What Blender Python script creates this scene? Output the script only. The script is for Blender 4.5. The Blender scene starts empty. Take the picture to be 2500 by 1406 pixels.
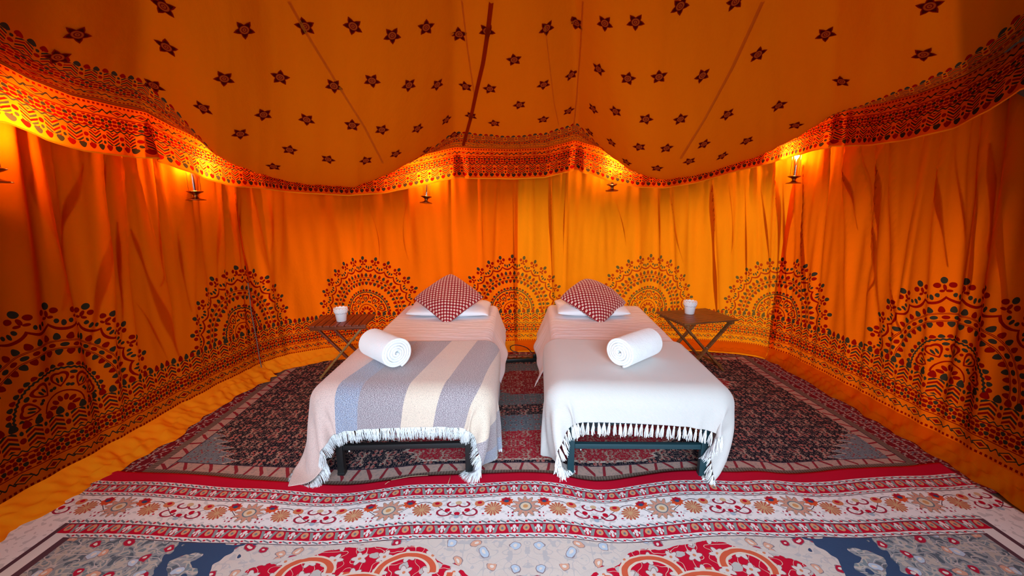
import bpy, bmesh, math, random
import numpy as np
from mathutils import Vector, Matrix
from mathutils.bvhtree import BVHTree

random.seed(7)
RNG = np.random.RandomState(7)
SC = bpy.context.scene
COL = SC.collection
PI = math.pi

# ------------------------------------------------------------------ camera, world, lights, exposure
FOC, PITCH, CAMH = 1015.0, math.radians(11.3), 1.54
cam_d = bpy.data.cameras.new('camera')
cam = bpy.data.objects.new('camera', cam_d)
COL.objects.link(cam)
cam_d.sensor_width = 36
cam_d.lens = 36 * FOC / 2500
cam_d.clip_start = 0.02
cam.location = (0, 0, CAMH)
cam.rotation_euler = (PI / 2 - PITCH, 0, 0)
SC.camera = cam
SC.view_settings.view_transform = 'Standard'
SC.view_settings.look = 'None'
SC.view_settings.gamma = 1
SC.view_settings.use_curve_mapping = False
SC.view_settings.exposure = 0.0
SC.cycles.use_denoising = True
SC.cycles.max_bounces = 7
SC.cycles.diffuse_bounces = 5
SC.cycles.glossy_bounces = 2
SC.cycles.transmission_bounces = 3
SC.cycles.transparent_max_bounces = 8
SC.cycles.sample_clamp_indirect = 6
SC.cycles.caustics_reflective = False
SC.cycles.caustics_refractive = False

world = bpy.data.worlds.new('sky')
SC.world = world
world.use_nodes = True
wn = world.node_tree
wn.nodes['Background'].inputs[0].default_value = (0.86, 0.93, 1.0, 1)
wn.nodes['Background'].inputs[1].default_value = 0.44


def area(name, loc, rot, sx, sy, watts, col, spread):
    d = bpy.data.lights.new(name, 'AREA')
    d.shape = 'RECTANGLE'
    d.size, d.size_y = sx, sy
    d.energy = watts
    d.color = col
    d.spread = math.radians(spread)
    o = bpy.data.objects.new(name, d)
    COL.objects.link(o)
    o.location = loc
    o.rotation_euler = rot
    return o


# daylight through the open doorway of the tent, behind the camera
area('doorway_daylight', (0.1, -1.05, 1.75), (math.radians(66), 0, 0), 2.4, 1.5, 76, (0.66, 0.84, 1.0), 88)
sd = bpy.data.lights.new('sun', 'SUN')
sd.energy = 3.1
sd.angle = math.radians(30)
sd.color = (1.0, 0.93, 0.82)
sun = bpy.data.objects.new('sun', sd)
COL.objects.link(sun)
sun.rotation_euler = Vector((0.34, 0.72, 0.60)).to_track_quat('Z', 'Y').to_euler()


# ------------------------------------------------------------------ photo plane -> points in the place
def ray(px, py):
    a = (px - 1250) / FOC
    b = (703 - py) / FOC
    return (a, math.cos(PITCH) + b * math.sin(PITCH), -math.sin(PITCH) + b * math.cos(PITCH))


def at_z(px, py, z=0.0):
    d = ray(px, py)
    t = (z - CAMH) / d[2]
    return Vector((d[0] * t, d[1] * t, z))


def at_y(px, py, y):
    d = ray(px, py)
    t = y / d[1]
    return Vector((d[0] * t, y, CAMH + d[2] * t))


# ------------------------------------------------------------------ helpers
def srgb(r, g, b):
    def f(c):
        c /= 255.0
        return c / 12.92 if c <= 0.04045 else ((c + 0.055) / 1.055) ** 2.4
    return (f(r), f(g), f(b), 1.0)


def put(name, me, mats=None, parent=None, smooth=True):
    o = bpy.data.objects.new(name, me)
    COL.objects.link(o)
    if mats is not None:
        for m in (mats if isinstance(mats, (list, tuple)) else [mats]):
            me.materials.append(m)
    if parent is not None:
        o.parent = parent
    if smooth:
        me.shade_smooth()
    return o


def tag(o, label=None, cat=None, group=None, kind=None):
    for k, v in (('label', label), ('category', cat), ('group', group), ('kind', kind)):
        if v:
            o[k] = v
    return o


def empty(name, loc=(0, 0, 0), rz=0.0):
    o = bpy.data.objects.new(name, None)
    COL.objects.link(o)
    o.empty_display_size = 0.1
    o.location = loc
    o.rotation_euler = (0, 0, rz)
    return o


def grid_mesh(name, P, UV=None, matidx=None, flip=False):
    """P: (n, m, 3) array -> quad mesh with UVs."""
    n, m = P.shape[:2]
    idx = np.arange(n * m).reshape(n, m)
    q = np.stack([idx[:-1, :-1], idx[1:, :-1], idx[1:, 1:], idx[:-1, 1:]], -1).reshape(-1, 4)
    if flip:
        q = q[:, ::-1]
    me = bpy.data.meshes.new(name)
    me.vertices.add(n * m)
    me.vertices.foreach_set('co', P.reshape(-1).astype(np.float32))
    nf = len(q)
    me.loops.add(nf * 4)
    me.loops.foreach_set('vertex_index', q.reshape(-1).astype(np.int32))
    me.polygons.add(nf)
    me.polygons.foreach_set('loop_start', np.arange(0, nf * 4, 4, dtype=np.int32))
    if matidx is not None:
        me.polygons.foreach_set('material_index', matidx.reshape(-1).astype(np.int32))
    me.update(calc_edges=True)
    if UV is not None:
        l = me.uv_layers.new(name='fabric')
        l.data.foreach_set('uv', UV.reshape(-1, 2)[q.reshape(-1)].reshape(-1).astype(np.float32))
    return me


def bm_box(bm, c, s, rot=None, bev=0.0):
    r = bmesh.ops.create_cube(bm, size=1)
    vs = r['verts']
    bmesh.ops.scale(bm, vec=s, verts=vs)
    if bev:
        es = list({e for v in vs for e in v.link_edges})
        rb = bmesh.ops.bevel(bm, geom=es, offset=bev, segments=2, affect='EDGES', profile=0.6)
        vs = [v for v in rb['verts']]
        vs = list(set(vs))
    if rot is not None:
        bmesh.ops.rotate(bm, verts=vs, cent=(0, 0, 0), matrix=rot)
    bmesh.ops.translate(bm, vec=c, verts=vs)


def bm_bar(bm, a, b, w, t, bev=0.0, up=(0, 0, 1)):
    a, b = Vector(a), Vector(b)
    d = b - a
    z = d.normalized()
    x = Vector(up).cross(z)
    if x.length < 1e-4:
        x = Vector((1, 0, 0))
    x.normalize()
    y = z.cross(x)
    M = Matrix((x, y, z)).transposed()
    bm_box(bm, (a + b) / 2, (w, t, d.length), M, bev)


def bm_tube(bm, pts, r, n=6, caps=True):
    pts = [Vector(p) for p in pts]
    rings = []
    prev = None
    for i, p in enumerate(pts):
        t = (pts[min(i + 1, len(pts) - 1)] - pts[max(i - 1, 0)]).normalized()
        x = prev - t * prev.dot(t) if prev is not None else t.orthogonal()
        if x.length < 1e-5:
            x = t.orthogonal()
        x.normalize()
        prev = x
        y = t.cross(x)
        rr = r[i] if isinstance(r, (list, tuple)) else r
        rings.append([bm.verts.new(p + (x * math.cos(2 * PI * k / n) + y * math.sin(2 * PI * k / n)) * rr) for k in range(n)])
    for a, b in zip(rings[:-1], rings[1:]):
        for k in range(n):
            bm.faces.new((a[k], a[(k + 1) % n], b[(k + 1) % n], b[k]))
    if caps:
        bm.faces.new(rings[0][::-1])
        bm.faces.new(rings[-1])


def bm_lathe(bm, prof, n=24, c=(0, 0, 0)):
    c = Vector(c)
    rings = []
    for r, z in prof:
        rings.append([bm.verts.new(c + Vector((r * math.cos(2 * PI * k / n), r * math.sin(2 * PI * k / n), z))) for k in range(n)])
    for a, b in zip(rings[:-1], rings[1:]):
        for k in range(n):
            bm.faces.new((a[k], a[(k + 1) % n], b[(k + 1) % n], b[k]))
    if prof[0][0] > 0:
        bm.faces.new(rings[0][::-1])
    if prof[-1][0] > 0:
        bm.faces.new(rings[-1])


def from_bm(name, bm, mat, parent=None, smooth=True, angle=None):
    bmesh.ops.recalc_face_normals(bm, faces=bm.faces)
    me = bpy.data.meshes.new(name)
    bm.to_mesh(me)
    bm.free()
    o = put(name, me, mat, parent, smooth)
    if smooth and angle is not None:
        me.set_sharp_from_angle(angle=math.radians(angle))
    return o


# ------------------------------------------------------------------ node expressions
class E:
    """A number or a socket; arithmetic on it makes Math nodes."""
    t = None

    def __init__(s, v):
        s.v = v

    @staticmethod
    def m(op, *a, clamp=False):
        a = [x.v if isinstance(x, E) else float(x) for x in a]
        n = E.t.nodes.new('ShaderNodeMath')
        n.operation = op
        n.use_clamp = clamp
        for i, x in enumerate(a):
            if isinstance(x, float):
                n.inputs[i].default_value = x
            else:
                E.t.links.new(x, n.inputs[i])
        return E(n.outputs[0])

    def __add__(s, o): return E.m('ADD', s, o)
    __radd__ = __add__
    def __sub__(s, o): return E.m('SUBTRACT', s, o)
    def __rsub__(s, o): return E.m('SUBTRACT', o, s)
    def __mul__(s, o): return E.m('MULTIPLY', s, o)
    __rmul__ = __mul__
    def __truediv__(s, o): return E.m('DIVIDE', s, o)
    def __lt__(s, o): return E.m('LESS_THAN', s, o)
    def __gt__(s, o): return E.m('GREATER_THAN', s, o)


def ma(a, k, c): return E.m('MULTIPLY_ADD', a, k, c)
def fmax(*a):
    r = a[0]
    for x in a[1:]:
        r = E.m('MAXIMUM', r, x)
    return r
def fmin(a, b): return E.m('MINIMUM', a, b)
def fabs(a): return E.m('ABSOLUTE', a)
def fract(a): return E.m('FRACT', a)
def ping(a, p): return E.m('PINGPONG', a, p)
def sin(a): return E.m('SINE', a)
def near(a, c, w): return fabs(a - c) < w


def ell(x, y, cx, cy, a, b):
    p = ma(x, 1 / a, -cx / a)
    q = ma(y, 1 / b, -cy / b)
    return ma(p, p, q * q) < 1


def band_of(y, lo, hi):
    return near(y, (lo + hi) / 2, (hi - lo) / 2)


def coord_uv():
    n = E.t.nodes.new('ShaderNodeUVMap')
    n.uv_map = 'fabric'
    s = E.t.nodes.new('ShaderNodeSeparateXYZ')
    E.t.links.new(n.outputs[0], s.inputs[0])
    return E(s.outputs[0]), E(s.outputs[1])


def combine(x, y, z=0.0):
    c = E.t.nodes.new('ShaderNodeCombineXYZ')
    for i, v in enumerate((x, y, z)):
        v = v.v if isinstance(v, E) else float(v)
        if isinstance(v, float):
            c.inputs[i].default_value = v
        else:
            E.t.links.new(v, c.inputs[i])
    return c.outputs[0]


def noise(vec, scale, detail=2.0, rough=0.5):
    n = E.t.nodes.new('ShaderNodeTexNoise')
    n.inputs['Scale'].default_value = scale
    n.inputs['Detail'].default_value = detail
    n.inputs['Roughness'].default_value = rough
    if vec is not None:
        E.t.links.new(vec, n.inputs['Vector'])
    return E(n.outputs[0])


def voro(vec, scale, rnd=1.0, feature='F1'):
    n = E.t.nodes.new('ShaderNodeTexVoronoi')
    n.voronoi_dimensions = '2D'
    n.feature = feature
    n.inputs['Scale'].default_value = scale
    n.inputs['Randomness'].default_value = rnd
    E.t.links.new(vec, n.inputs['Vector'])
    if feature == 'F1':
        s = E.t.nodes.new('ShaderNodeSeparateColor')
        E.t.links.new(n.outputs['Color'], s.inputs[0])
        return E(n.outputs['Distance']), E(s.outputs[0])
    return E(n.outputs['Distance']), None


def mix(f, a, b):
    n = E.t.nodes.new('ShaderNodeMix')
    n.data_type = 'RGBA'
    n.clamp_factor = True
    fv = f.v if isinstance(f, E) else float(f)
    if isinstance(fv, float):
        n.inputs[0].default_value = fv
    else:
        E.t.links.new(fv, n.inputs[0])
    for k, c in ((6, a), (7, b)):
        if isinstance(c, tuple):
            n.inputs[k].default_value = c
        else:
            E.t.links.new(c, n.inputs[k])
    return n.outputs[2]


def ramp(f, stops, interp='CONSTANT'):
    n = E.t.nodes.new('ShaderNodeValToRGB')
    n.color_ramp.interpolation = interp
    e = n.color_ramp.elements
    while len(e) < len(stops):
        e.new(0.5)
    for k, (p, c) in enumerate(stops):
        e[k].position = p
        e[k].color = c
    E.t.links.new(f.v, n.inputs[0])
    return n.outputs[0]


def new_mat(name):
    m = bpy.data.materials.new(name)
    m.use_nodes = True
    m.node_tree.nodes.clear()
    E.t = m.node_tree
    return m


def out(shader):
    o = E.t.nodes.new('ShaderNodeOutputMaterial')
    E.t.links.new(shader, o.inputs[0])


def bump(h, strength, dist):
    b = E.t.nodes.new('ShaderNodeBump')
    b.inputs['Strength'].default_value = strength
    b.inputs['Distance'].default_value = dist
    E.t.links.new(h.v if isinstance(h, E) else h, b.inputs['Height'])
    return b.outputs[0]


def principled(col, rough=0.6, metal=0.0, nrm=None, spec=0.5, sheen=0.0, **kw):
    n = E.t.nodes.new('ShaderNodeBsdfPrincipled')
    if isinstance(col, tuple):
        n.inputs['Base Color'].default_value = col
    else:
        E.t.links.new(col, n.inputs['Base Color'])
    n.inputs['Roughness'].default_value = rough
    n.inputs['Metallic'].default_value = metal
    n.inputs['Specular IOR Level'].default_value = spec
    n.inputs['Sheen Weight'].default_value = sheen
    for k, v in kw.items():
        n.inputs[k.replace('_', ' ')].default_value = v
    if nrm is not None:
        E.t.links.new(nrm, n.inputs['Normal'])
    return n.outputs[0]


def simple(name, col, **kw):
    m = new_mat(name)
    out(principled(col, **kw))
    return m


def cloth_shader(col, trans=0.5, nrm=None, tint=None):
    """thin cotton: part of the light is reflected, part shines through"""
    d = E.t.nodes.new('ShaderNodeBsdfDiffuse')
    t = E.t.nodes.new('ShaderNodeBsdfTranslucent')
    for s in (d, t):
        if isinstance(col, tuple):
            s.inputs[0].default_value = col
        else:
            E.t.links.new(col, s.inputs[0])
        if nrm is not None:
            E.t.links.new(nrm, s.inputs['Normal'])
    if tint is not None and isinstance(tint, tuple):
        t.inputs[0].default_value = tint
    mx = E.t.nodes.new('ShaderNodeMixShader')
    mx.inputs[0].default_value = trans
    E.t.links.new(d.outputs[0], mx.inputs[1])
    E.t.links.new(t.outputs[0], mx.inputs[2])
    return mx.outputs[0]


# ------------------------------------------------------------------ printed cotton of the tent
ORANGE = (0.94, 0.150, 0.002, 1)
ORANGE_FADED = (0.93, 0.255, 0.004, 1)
CEIL = (0.68, 0.135, 0.002, 1)
P_RED = (0.30, 0.004, 0.002, 1)
P_DARK = (0.045, 0.030, 0.018, 1)


def leafring(r, th, r0, n, a, b, taper=0.0):
    """n leaves round the circle at radius r0 (half widths a, b): mask and which of two colours"""
    t = ma(th, n / (2 * PI), 100.0)
    w = (fract(t) - 0.5) * (2 * PI / n * r0)
    q = ma(r, 1 / b, -r0 / b)
    p = w * (1 / a)
    if taper:
        p = p * ma(q, taper, 1.0)
    m = ma(p, p, q * q) < 1
    par = fract(ma(t, 0.5, 0.0)) > 0.5
    return m, par


def print_band(u, v, H):
    """border print: v = 0 along the line, leaves end at v = H. Returns (red mask, dark mask)."""
    k = H / 0.36
    red, dark = [], []
    # leaves on the outer edge
    t = u * (1 / 0.050)
    w = (fract(t) - 0.5) * 0.050
    par = fract(t * 0.5) > 0.5
    q = ma(v, 1 / (0.021 * k), -0.334 / 0.021)
    p = w * ma(q, 22.0, 58.0)
    lf = ma(p, p, q * q) < 1
    dark.append(lf * par)
    red.append(lf)
    # little trees of chevrons
    uc = fabs((fract(u * (1 / 0.10)) - 0.5) * 0.10)
    zone = band_of(v, 0.218 * k, 0.314 * k) * (uc < 0.034)
    ch = ma(uc, 0.7, v * 1.0) * (1 / (0.024 * k))
    st = (fract(ch) < 0.56) * zone
    dark.append(st * (fract(ch * 0.5) > 0.5))
    red.append(st)
    uf = (fract(ma(u, 1 / 0.10, 0.5)) - 0.5) * 0.10
    red.append(ell(uf, v, 0, 0.256 * k, 0.012, 0.015 * k))
    dark.append(ell(uf, v, 0, 0.296 * k, 0.008, 0.012 * k))
    # wave under the trees
    dark.append(near(v, ma(sin(u * 170.0), 0.006 * k, 0.205 * k), 0.0040))
    red.append(near(v, 0.190 * k, 0.0030))
    # rosettes of dots
    cu = (fract(u * (1 / 0.092)) - 0.5) * 0.092
    cv = ma(v, 1 / k, -0.150)
    rr = E.m('SQRT', ma(cu, cu, cv * cv))
    th = E.m('ARCTAN2', cv, cu)
    m, par = leafring(rr, th, 0.0225, 6, 0.0110, 0.0115)
    m2, par2 = leafring(rr, th, 0.0440, 10, 0.0105, 0.0095)
    dark.append(m * par)
    red += [m, m2 * band_of(v, 0.112 * k, 0.188 * k), ell(cu, cv, 0, 0, 0.007, 0.007)]
    red.append(near(v, 0.106 * k, 0.0025))
    # open diamonds with squiggles
    cu = (fract(ma(u, 1 / 0.13, 0.3)) - 0.5) * 0.13
    dd = ma(fabs(v - 0.070 * k), 1.7 / k, fabs(cu))
    dark.append(near(dd, 0.040, 0.0050))
    red.append(dd < 0.020)
    dark.append(near(v, ma(sin(u * 145.0), 0.010 * k, 0.070 * k), 0.0045) * (dd > 0.045))
    # dash row and base line
    red.append(band_of(v, 0.018 * k, 0.032 * k) * (fract(u * 42.0) < 0.55))
    dark.append(near(v, 0.006 * k, 0.0022))
    ok = v > 0.0
    return fmax(*red) * ok, fmax(*dark) * ok


def print_mandala(x, y, R=0.57):
    """half mandala above y = 0"""
    s = R / 0.57
    r = E.m('SQRT', ma(x, x, y * y)) * (1 / s)
    th = E.m('ARCTAN2', y, x)
    red, dark = [], []
    n = 28
    t = ma(th, n / (2 * PI), 100.0)
    f = fract(t) - 0.5
    fa = fabs(f)
    # garland with its cusps pointing outwards
    line = ma(E.m('POWER', fa * 2.0, 2.2), 0.030, 0.432)
    red.append(near(r, line, 0.0082))
    # leaf sprays in the garland
    w = f * (2 * PI / n * 0.47)
    wa = fabs(w)
    dark += [ell(wa, r, 0.0, 0.466, 0.008, 0.017), ell(wa, r, 0.022, 0.476, 0.0085, 0.013)]
    # trefoils over the cusps
    f2 = fract(t + 0.5) - 0.5
    w2 = fabs(f2 * (2 * PI / n * 0.53))
    dark.append(ell(w2, r, 0.0, 0.562, 0.014, 0.020))
    red += [ell(w2, r, 0.028, 0.534, 0.014, 0.016), ell(w2, r, 0.0, 0.520, 0.008, 0.018), ell(w2, r, 0.014, 0.500, 0.012, 0.008)]
    for r0, c, a, b, tp in ((0.392, 56, 0.0135, 0.0190, 0.35), (0.345, 50, 0.0150, 0.0115, 0.0), (0.305, 48, 0.0135, 0.0170, -0.35),
                            (0.236, 44, 0.013, 0.011, 0.3)):
        m, par = leafring(r, th, r0, c, a, b, tp)
        red.append(m)
        dark.append(m * par)
    rr = fabs(r - 0.345)
    red += [near(rr, 0.019, 0.0018), near(rr, 0.025, 0.0016)]
    dark.append(near(r, ma(sin(th * 60.0), 0.0025, 0.216), 0.0055))
    # hearts round the middle
    h = ma(th, 10 / (2 * PI), 100.0)
    hf = fract(h) - 0.5
    hw = fabs(hf * (2 * PI / 10 * 0.155))
    hp = ma(hw, 1 / 0.036, 0.0)
    hq = ma(r, 1 / 0.040, -0.152 / 0.040)
    hq = hq - hp * 0.5
    hd = ma(hp, hp, hq * hq)
    red.append(near(hd, 0.75, 0.25))
    dark.append(ell(hw, r, 0.009, 0.152, 0.006, 0.017))
    hw2 = fabs((fract(h + 0.5) - 0.5) * (2 * PI / 10 * 0.18))
    dark += [ell(hw2, r, 0.0, 0.190, 0.014, 0.010), ell(hw2, r, 0.012, 0.120, 0.013, 0.009)]
    red += [ell(hw2, r, 0.0, 0.158, 0.009, 0.009), near(r, 0.088, 0.004)]
    m, par = leafring(r, th, 0.052, 12, 0.011, 0.018, 0.3)
    red.append(m)
    ok = y > 0.0
    return fmax(*red) * ok, fmax(*dark) * ok


def weave_bump(u, v):
    n = noise(combine(u, v), 9.0, 4.0, 0.6)
    return bump(n, 0.25, 0.02)


def mat_plain(name, base, tr=0.68):
    m = new_mat(name)
    u, v = coord_uv()
    n = noise(combine(u * 2.0, v * 0.6), 2.0, 3.0)
    c = mix(n, base, tuple(b * s for b, s in zip(base[:3], (0.92, 0.78, 0.7))) + (1,))
    out(cloth_shader(c, tr, weave_bump(u, v)))
    return m


def mat_printed(name, base, lo, H, mandala=True, red=P_RED, dark=P_DARK, tr=0.68):
    m = new_mat(name)
    u, v = coord_uv()
    n = noise(combine(u * 2.0, v * 0.6), 2.0, 3.0)
    base_c = mix(n, base, tuple(b * s for b, s in zip(base[:3], (0.92, 0.78, 0.7))) + (1,))
    wob = noise(combine(u, v), 30.0, 1.0)
    uu = ma(wob, 0.006, u)
    r, d = print_band(uu, v - lo, H)
    if mandala:
        x = (fract(ma(uu, 1 / 1.5, 0.5)) - 0.5) * 1.5
        r2, d2 = print_mandala(x, v - (lo + H - 0.015))
        r, d = fmax(r, r2), fmax(d, d2)
    c = mix(d, mix(r, base_c, red), dark)
    out(cloth_shader(c, tr, weave_bump(u, v)))
    return m


# ------------------------------------------------------------------ plan of the tent
WALL = [(-2.50, -1.3), (-2.50, 0.2), (-2.46, 1.7), (-2.40, 2.6), (-2.33, 3.3), (-2.16, 3.78), (-1.66, 4.06), (-0.9, 4.15), (0, 4.21),
        (1.0, 4.28), (1.9, 4.25), (2.42, 4.13), (2.64, 3.85), (2.67, 3.2), (2.68, 2.4), (2.69, 1.7), (2.72, 0.2), (2.74, -1.3)]


def catmull(pts, per=24):
    P = [np.array(p, float) for p in pts]
    P = [2 * P[0] - P[1]] + P + [2 * P[-1] - P[-2]]
    o = []
    for i in range(1, len(P) - 2):
        a, b, c, d = P[i - 1:i + 3]
        for k in range(per):
            t = k / per
            o.append(0.5 * ((2 * b) + (c - a) * t + (2 * a - 5 * b + 4 * c - d) * t * t + (-a + 3 * b - 3 * c + d) * t ** 3))
    o.append(P[-2])
    return np.array(o)


W = catmull(WALL)
seg = np.linalg.norm(np.diff(W, axis=0), axis=1)
WS = np.concatenate([[0], np.cumsum(seg)])
LEN = WS[-1]
_t = np.gradient(W, axis=0)
_t /= np.linalg.norm(_t, axis=1)[:, None]
WN = np.stack([_t[:, 1], -_t[:, 0]], 1)          # towards the inside of the tent


def wpos(s):
    return np.stack([np.interp(s, WS, W[:, 0]), np.interp(s, WS, W[:, 1])], -1)


def wnor(s):
    n = np.stack([np.interp(s, WS, WN[:, 0]), np.interp(s, WS, WN[:, 1])], -1)
    return n / np.linalg.norm(n, axis=-1, keepdims=True)


def hit_path(px, py, inset=0.0):
    """where the sight line through a point of the photograph meets the wall (or a curtain hung inset from it): (s, z)"""
    d = ray(px, py)
    Q = W + WN * inset
    side = Q[:, 0] * d[1] - Q[:, 1] * d[0]
    for i in range(len(Q) - 1):
        if side[i] * side[i + 1] <= 0 and (Q[i] @ np.array(d[:2])) > 0:
            f = side[i] / (side[i] - side[i + 1] + 1e-12)
            q = Q[i] * (1 - f) + Q[i + 1] * f
            t = (q @ np.array(d[:2])) / (d[0] ** 2 + d[1] ** 2)
            return WS[i] * (1 - f) + WS[i + 1] * f, CAMH + d[2] * t
    return None


# lower edge of the valance, read along the photograph
VB = [(0, 295), (100, 338), (200, 366), (300, 378), (375, 386), (430, 410), (480, 428), (560, 452), (640, 459), (740, 470), (850, 476), (940, 470),
      (1000, 458), (1060, 445), (1112, 432), (1150, 434), (1250, 436), (1330, 432), (1402, 414), (1450, 428), (1500, 445), (1560, 456),
      (1620, 458), (1700, 445), (1800, 416), (1900, 390), (2030, 356), (2140, 352), (2230, 338), (2330, 310), (2420, 268), (2500, 215)]
INS = 0.20
vb = sorted(hit_path(x, y, INS) for x, y in VB)
VBS = np.array([a for a, b in vb])
VBZ = np.array([b for a, b in vb])
SAGPX = [(0, .05), (200, .03), (350, .0), (430, .06), (520, .22), (620, .30), (740, .34), (860, .34), (960, .24), (1040, .13), (1110, .02), (1250, .03), (1410, .0),
         (1460, .12), (1540, .27), (1620, .34), (1740, .36), (1850, .34), (1950, .27), (2040, .18), (2150, .12), (2300, .10), (2500, .08)]
sg = sorted((hit_path(x, 400, INS)[0], v) for x, v in SAGPX)
SGS = np.array([a for a, b in sg])
SGV = np.array([b for a, b in sg])
VH = 0.27


def zbot(s): return np.interp(s, VBS, VBZ)
def ztop(s): return zbot(s) + VH


def S(px, py=600, inset=0.0): return hit_path(px, py, inset)[0]


# mandala centres along the wall; u runs 1.5 m from one to the next
MC = [S(165, 990), S(603, 820), S(895, 770), S(1252, 770), S(1583, 760), S(1892, 760), S(2308, 900)]
MU = [k * 1.5 for k in range(7)]


def warp_u(s):
    s = np.asarray(s, float)
    return np.where(s < MC[0], s - MC[0], np.where(s > MC[-1], MU[-1] + s - MC[-1], np.interp(s, MC, MU)))


# ------------------------------------------------------------------ walls
M_LOW_RED = mat_printed('printed_orange_cotton', ORANGE, 0.105, 0.37)
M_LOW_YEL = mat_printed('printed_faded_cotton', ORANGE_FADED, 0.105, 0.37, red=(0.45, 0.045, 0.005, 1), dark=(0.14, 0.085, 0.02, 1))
M_LOW_RIGHT = mat_printed('printed_sunlit_cotton', (0.94, 0.23, 0.003, 1), 0.105, 0.37)
M_UP_RED = mat_plain('orange_cotton', ORANGE)
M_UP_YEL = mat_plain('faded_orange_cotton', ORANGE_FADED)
M_BAND = mat_printed('printed_border_cotton', ORANGE, 0.0, 0.26, mandala=False)
M_CEIL = mat_plain('ceiling_cotton', CEIL, 0.20)
M_EAVE = mat_plain('eave_canvas', (0.5, 0.14, 0.02, 1), 0.08)
M_SKIRT = mat_plain('hem_cotton', (0.95, 0.30, 0.008, 1), 0.15)

M_DOUBLE_DARK = mat_plain('darkened_doubled_cotton', (0.50, 0.045, 0.001, 1), 0.35)  # deeper red and less translucent than the walls, to deepen the fold shade
FOLDS = []          # (s at top, s at bottom, width, depth)
for px0, px1, w, d in ((40, 30, .06, .05), (95, 160, .05, .05), (160, 200, .05, -.04), (250, 238, .035, .05), (300, 305, .02, .035), (345, 440, .03, .03),
                       (400, 420, .03, -.03), (452, 470, .03, .03), (500, 520, .05, -.03), (540, 545, .02, .03), (566, 600, .02, .05), (585, 640, .02, -.04), (610, 690, .03, .04),
                       (660, 655, .03, .02), (700, 700, .05, -.02), (790, 800, .05, .02), (880, 870, .03, .02), (930, 960, .04, -.02), (1000, 1005, .05, .02), (1100, 1110, .03, -.025),
                       (1172, 1180, .03, .02), (1215, 1200, .02, -.02), (1300, 1300, .03, .015), (1345, 1350, .02, .04), (1385, 1378, .02, .02),
                       (1480, 1500, .04, -.02), (1560, 1560, .03, .02), (1606, 1610, .03, .03), (1640, 1660, .02, .03), (1690, 1690, .05, -.03), (1740, 1762, .02, .04),
                       (1800, 1800, .04, -.03), (1850, 1870, .03, .03), (1893, 1880, .02, .05), (1930, 1930, .02, -.03), (1962, 1968, .02, .04), (2010, 1990, .03, -.03),
                       (2068, 2085, .03, .03), (2100, 2200, .03, -.03), (2135, 2128, .025, .04), (2172, 2235, .02, .03), (2240, 2190, .02, .03), (2292, 2300, .03, .03),
                       (2340, 2340, .04, -.03), (2385, 2350, .03, .03), (2450, 2440, .04, .04)):
    FOLDS.append((S(px0, 450), S(px1, 820), w, d))


def wall_disp(s, z):
    d = 0.014 * np.sin(s * 7.3 + 1.2 * np.sin(z * 1.7)) + 0.009 * np.sin(s * 17.1 + 2.0 * np.sin(z * 2.3 + s)) + 0.004 * np.sin(s * 41 + z * 3)
    for a, b, w, dp in FOLDS:
        c = b + (a - b) * np.clip(z / 1.7, 0, 1.2)
        ww = w * (1.15 - 0.3 * z)
        x = (s - c) / ww
        d = d + dp * 1.05 * np.exp(-x * x) * (0.45 + 0.4 * z)
    d = d + 0.0045 * np.sin(s * 63 + 5 * np.sin(s * 3.1) + z * 4 * np.sin(s * 1.3)) * np.clip(z / 1.6, 0, 1) ** 2 + 0.007 * np.sin(s * 29 + 4 * np.sin(s * 2.3) - z * 3 * np.cos(s * 1.9)) * np.clip(z / 1.6, 0, 1)
    d = d * (0.35 + 0.65 * np.clip(z / 0.9, 0, 1))
    d = d + 0.02 * np.exp(-z / 0.12)
    return d


def make_wall(s0, s1, ztopf, back, m_low, m_up, name, parent=None):
    s1 = s1 + 0.035 * (s1 < LEN)
    ns = int((s1 - s0) / 0.013)
    s = np.linspace(s0, s1, ns)
    f = np.concatenate([np.linspace(0, 1.14, 34), np.linspace(1.14, 1.0, 20) * 0 + np.linspace(1.17, 2.0, 20)])
    nz = len(f)
    P = np.zeros((ns, nz, 3))
    UV = np.zeros((ns, nz, 2))
    zt = ztopf(s)
    p, n = wpos(s), wnor(s)
    u = warp_u(s)
    for j in range(nz):
        z = f[j] if f[j] <= 1.14 else 1.14 + (zt - 1.14) * (f[j] - 1.14) / (2.0 - 1.14)
        z = z + 0 * s
        d = wall_disp(s, z) - 0.02 - back * np.clip((s - (s1 - 0.05)) / 0.03, 0, 1)
        P[:, j, :2] = p + n * d[:, None]
        P[:, j, 2] = z
        UV[:, j, 0] = u
        UV[:, j, 1] = z / np.interp(s, [S_R, S_R + 0.6], [1.0, 1.07])
    mi = np.zeros((ns - 1, nz - 1), int)
    mi[:, 33:] = 1
    me = grid_mesh(name, P, UV, mi)
    return put(name, me, [m_low, m_up], parent)


def zroof(s): return ztop(s) + 0.015


S_L, S_M, S_R = S(612, 700), S(1257, 700), S(1895, 700)
wall_left = make_wall(0.0, S_L, zroof, 0.008, M_LOW_RED, M_UP_RED, 'wall_left')
tag(wall_left, 'orange printed cotton side wall of the tent with half mandala, left', kind='structure')
wall_back = empty('wall_back')
tag(wall_back, 'back wall of the tent in printed orange cotton behind the beds', kind='structure')
make_wall(S_L, S_M, zroof, 0.008, M_LOW_RED, M_UP_RED, 'fabric_panel', wall_back)
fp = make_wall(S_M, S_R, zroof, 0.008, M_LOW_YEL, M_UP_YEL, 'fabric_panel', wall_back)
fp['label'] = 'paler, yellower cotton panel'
wall_right = make_wall(S_R, LEN, zroof, 0.008, M_LOW_RED, M_UP_RED, 'wall_right')
tag(wall_right, 'orange printed cotton side wall of the tent with half mandala, right', kind='structure')

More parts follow.
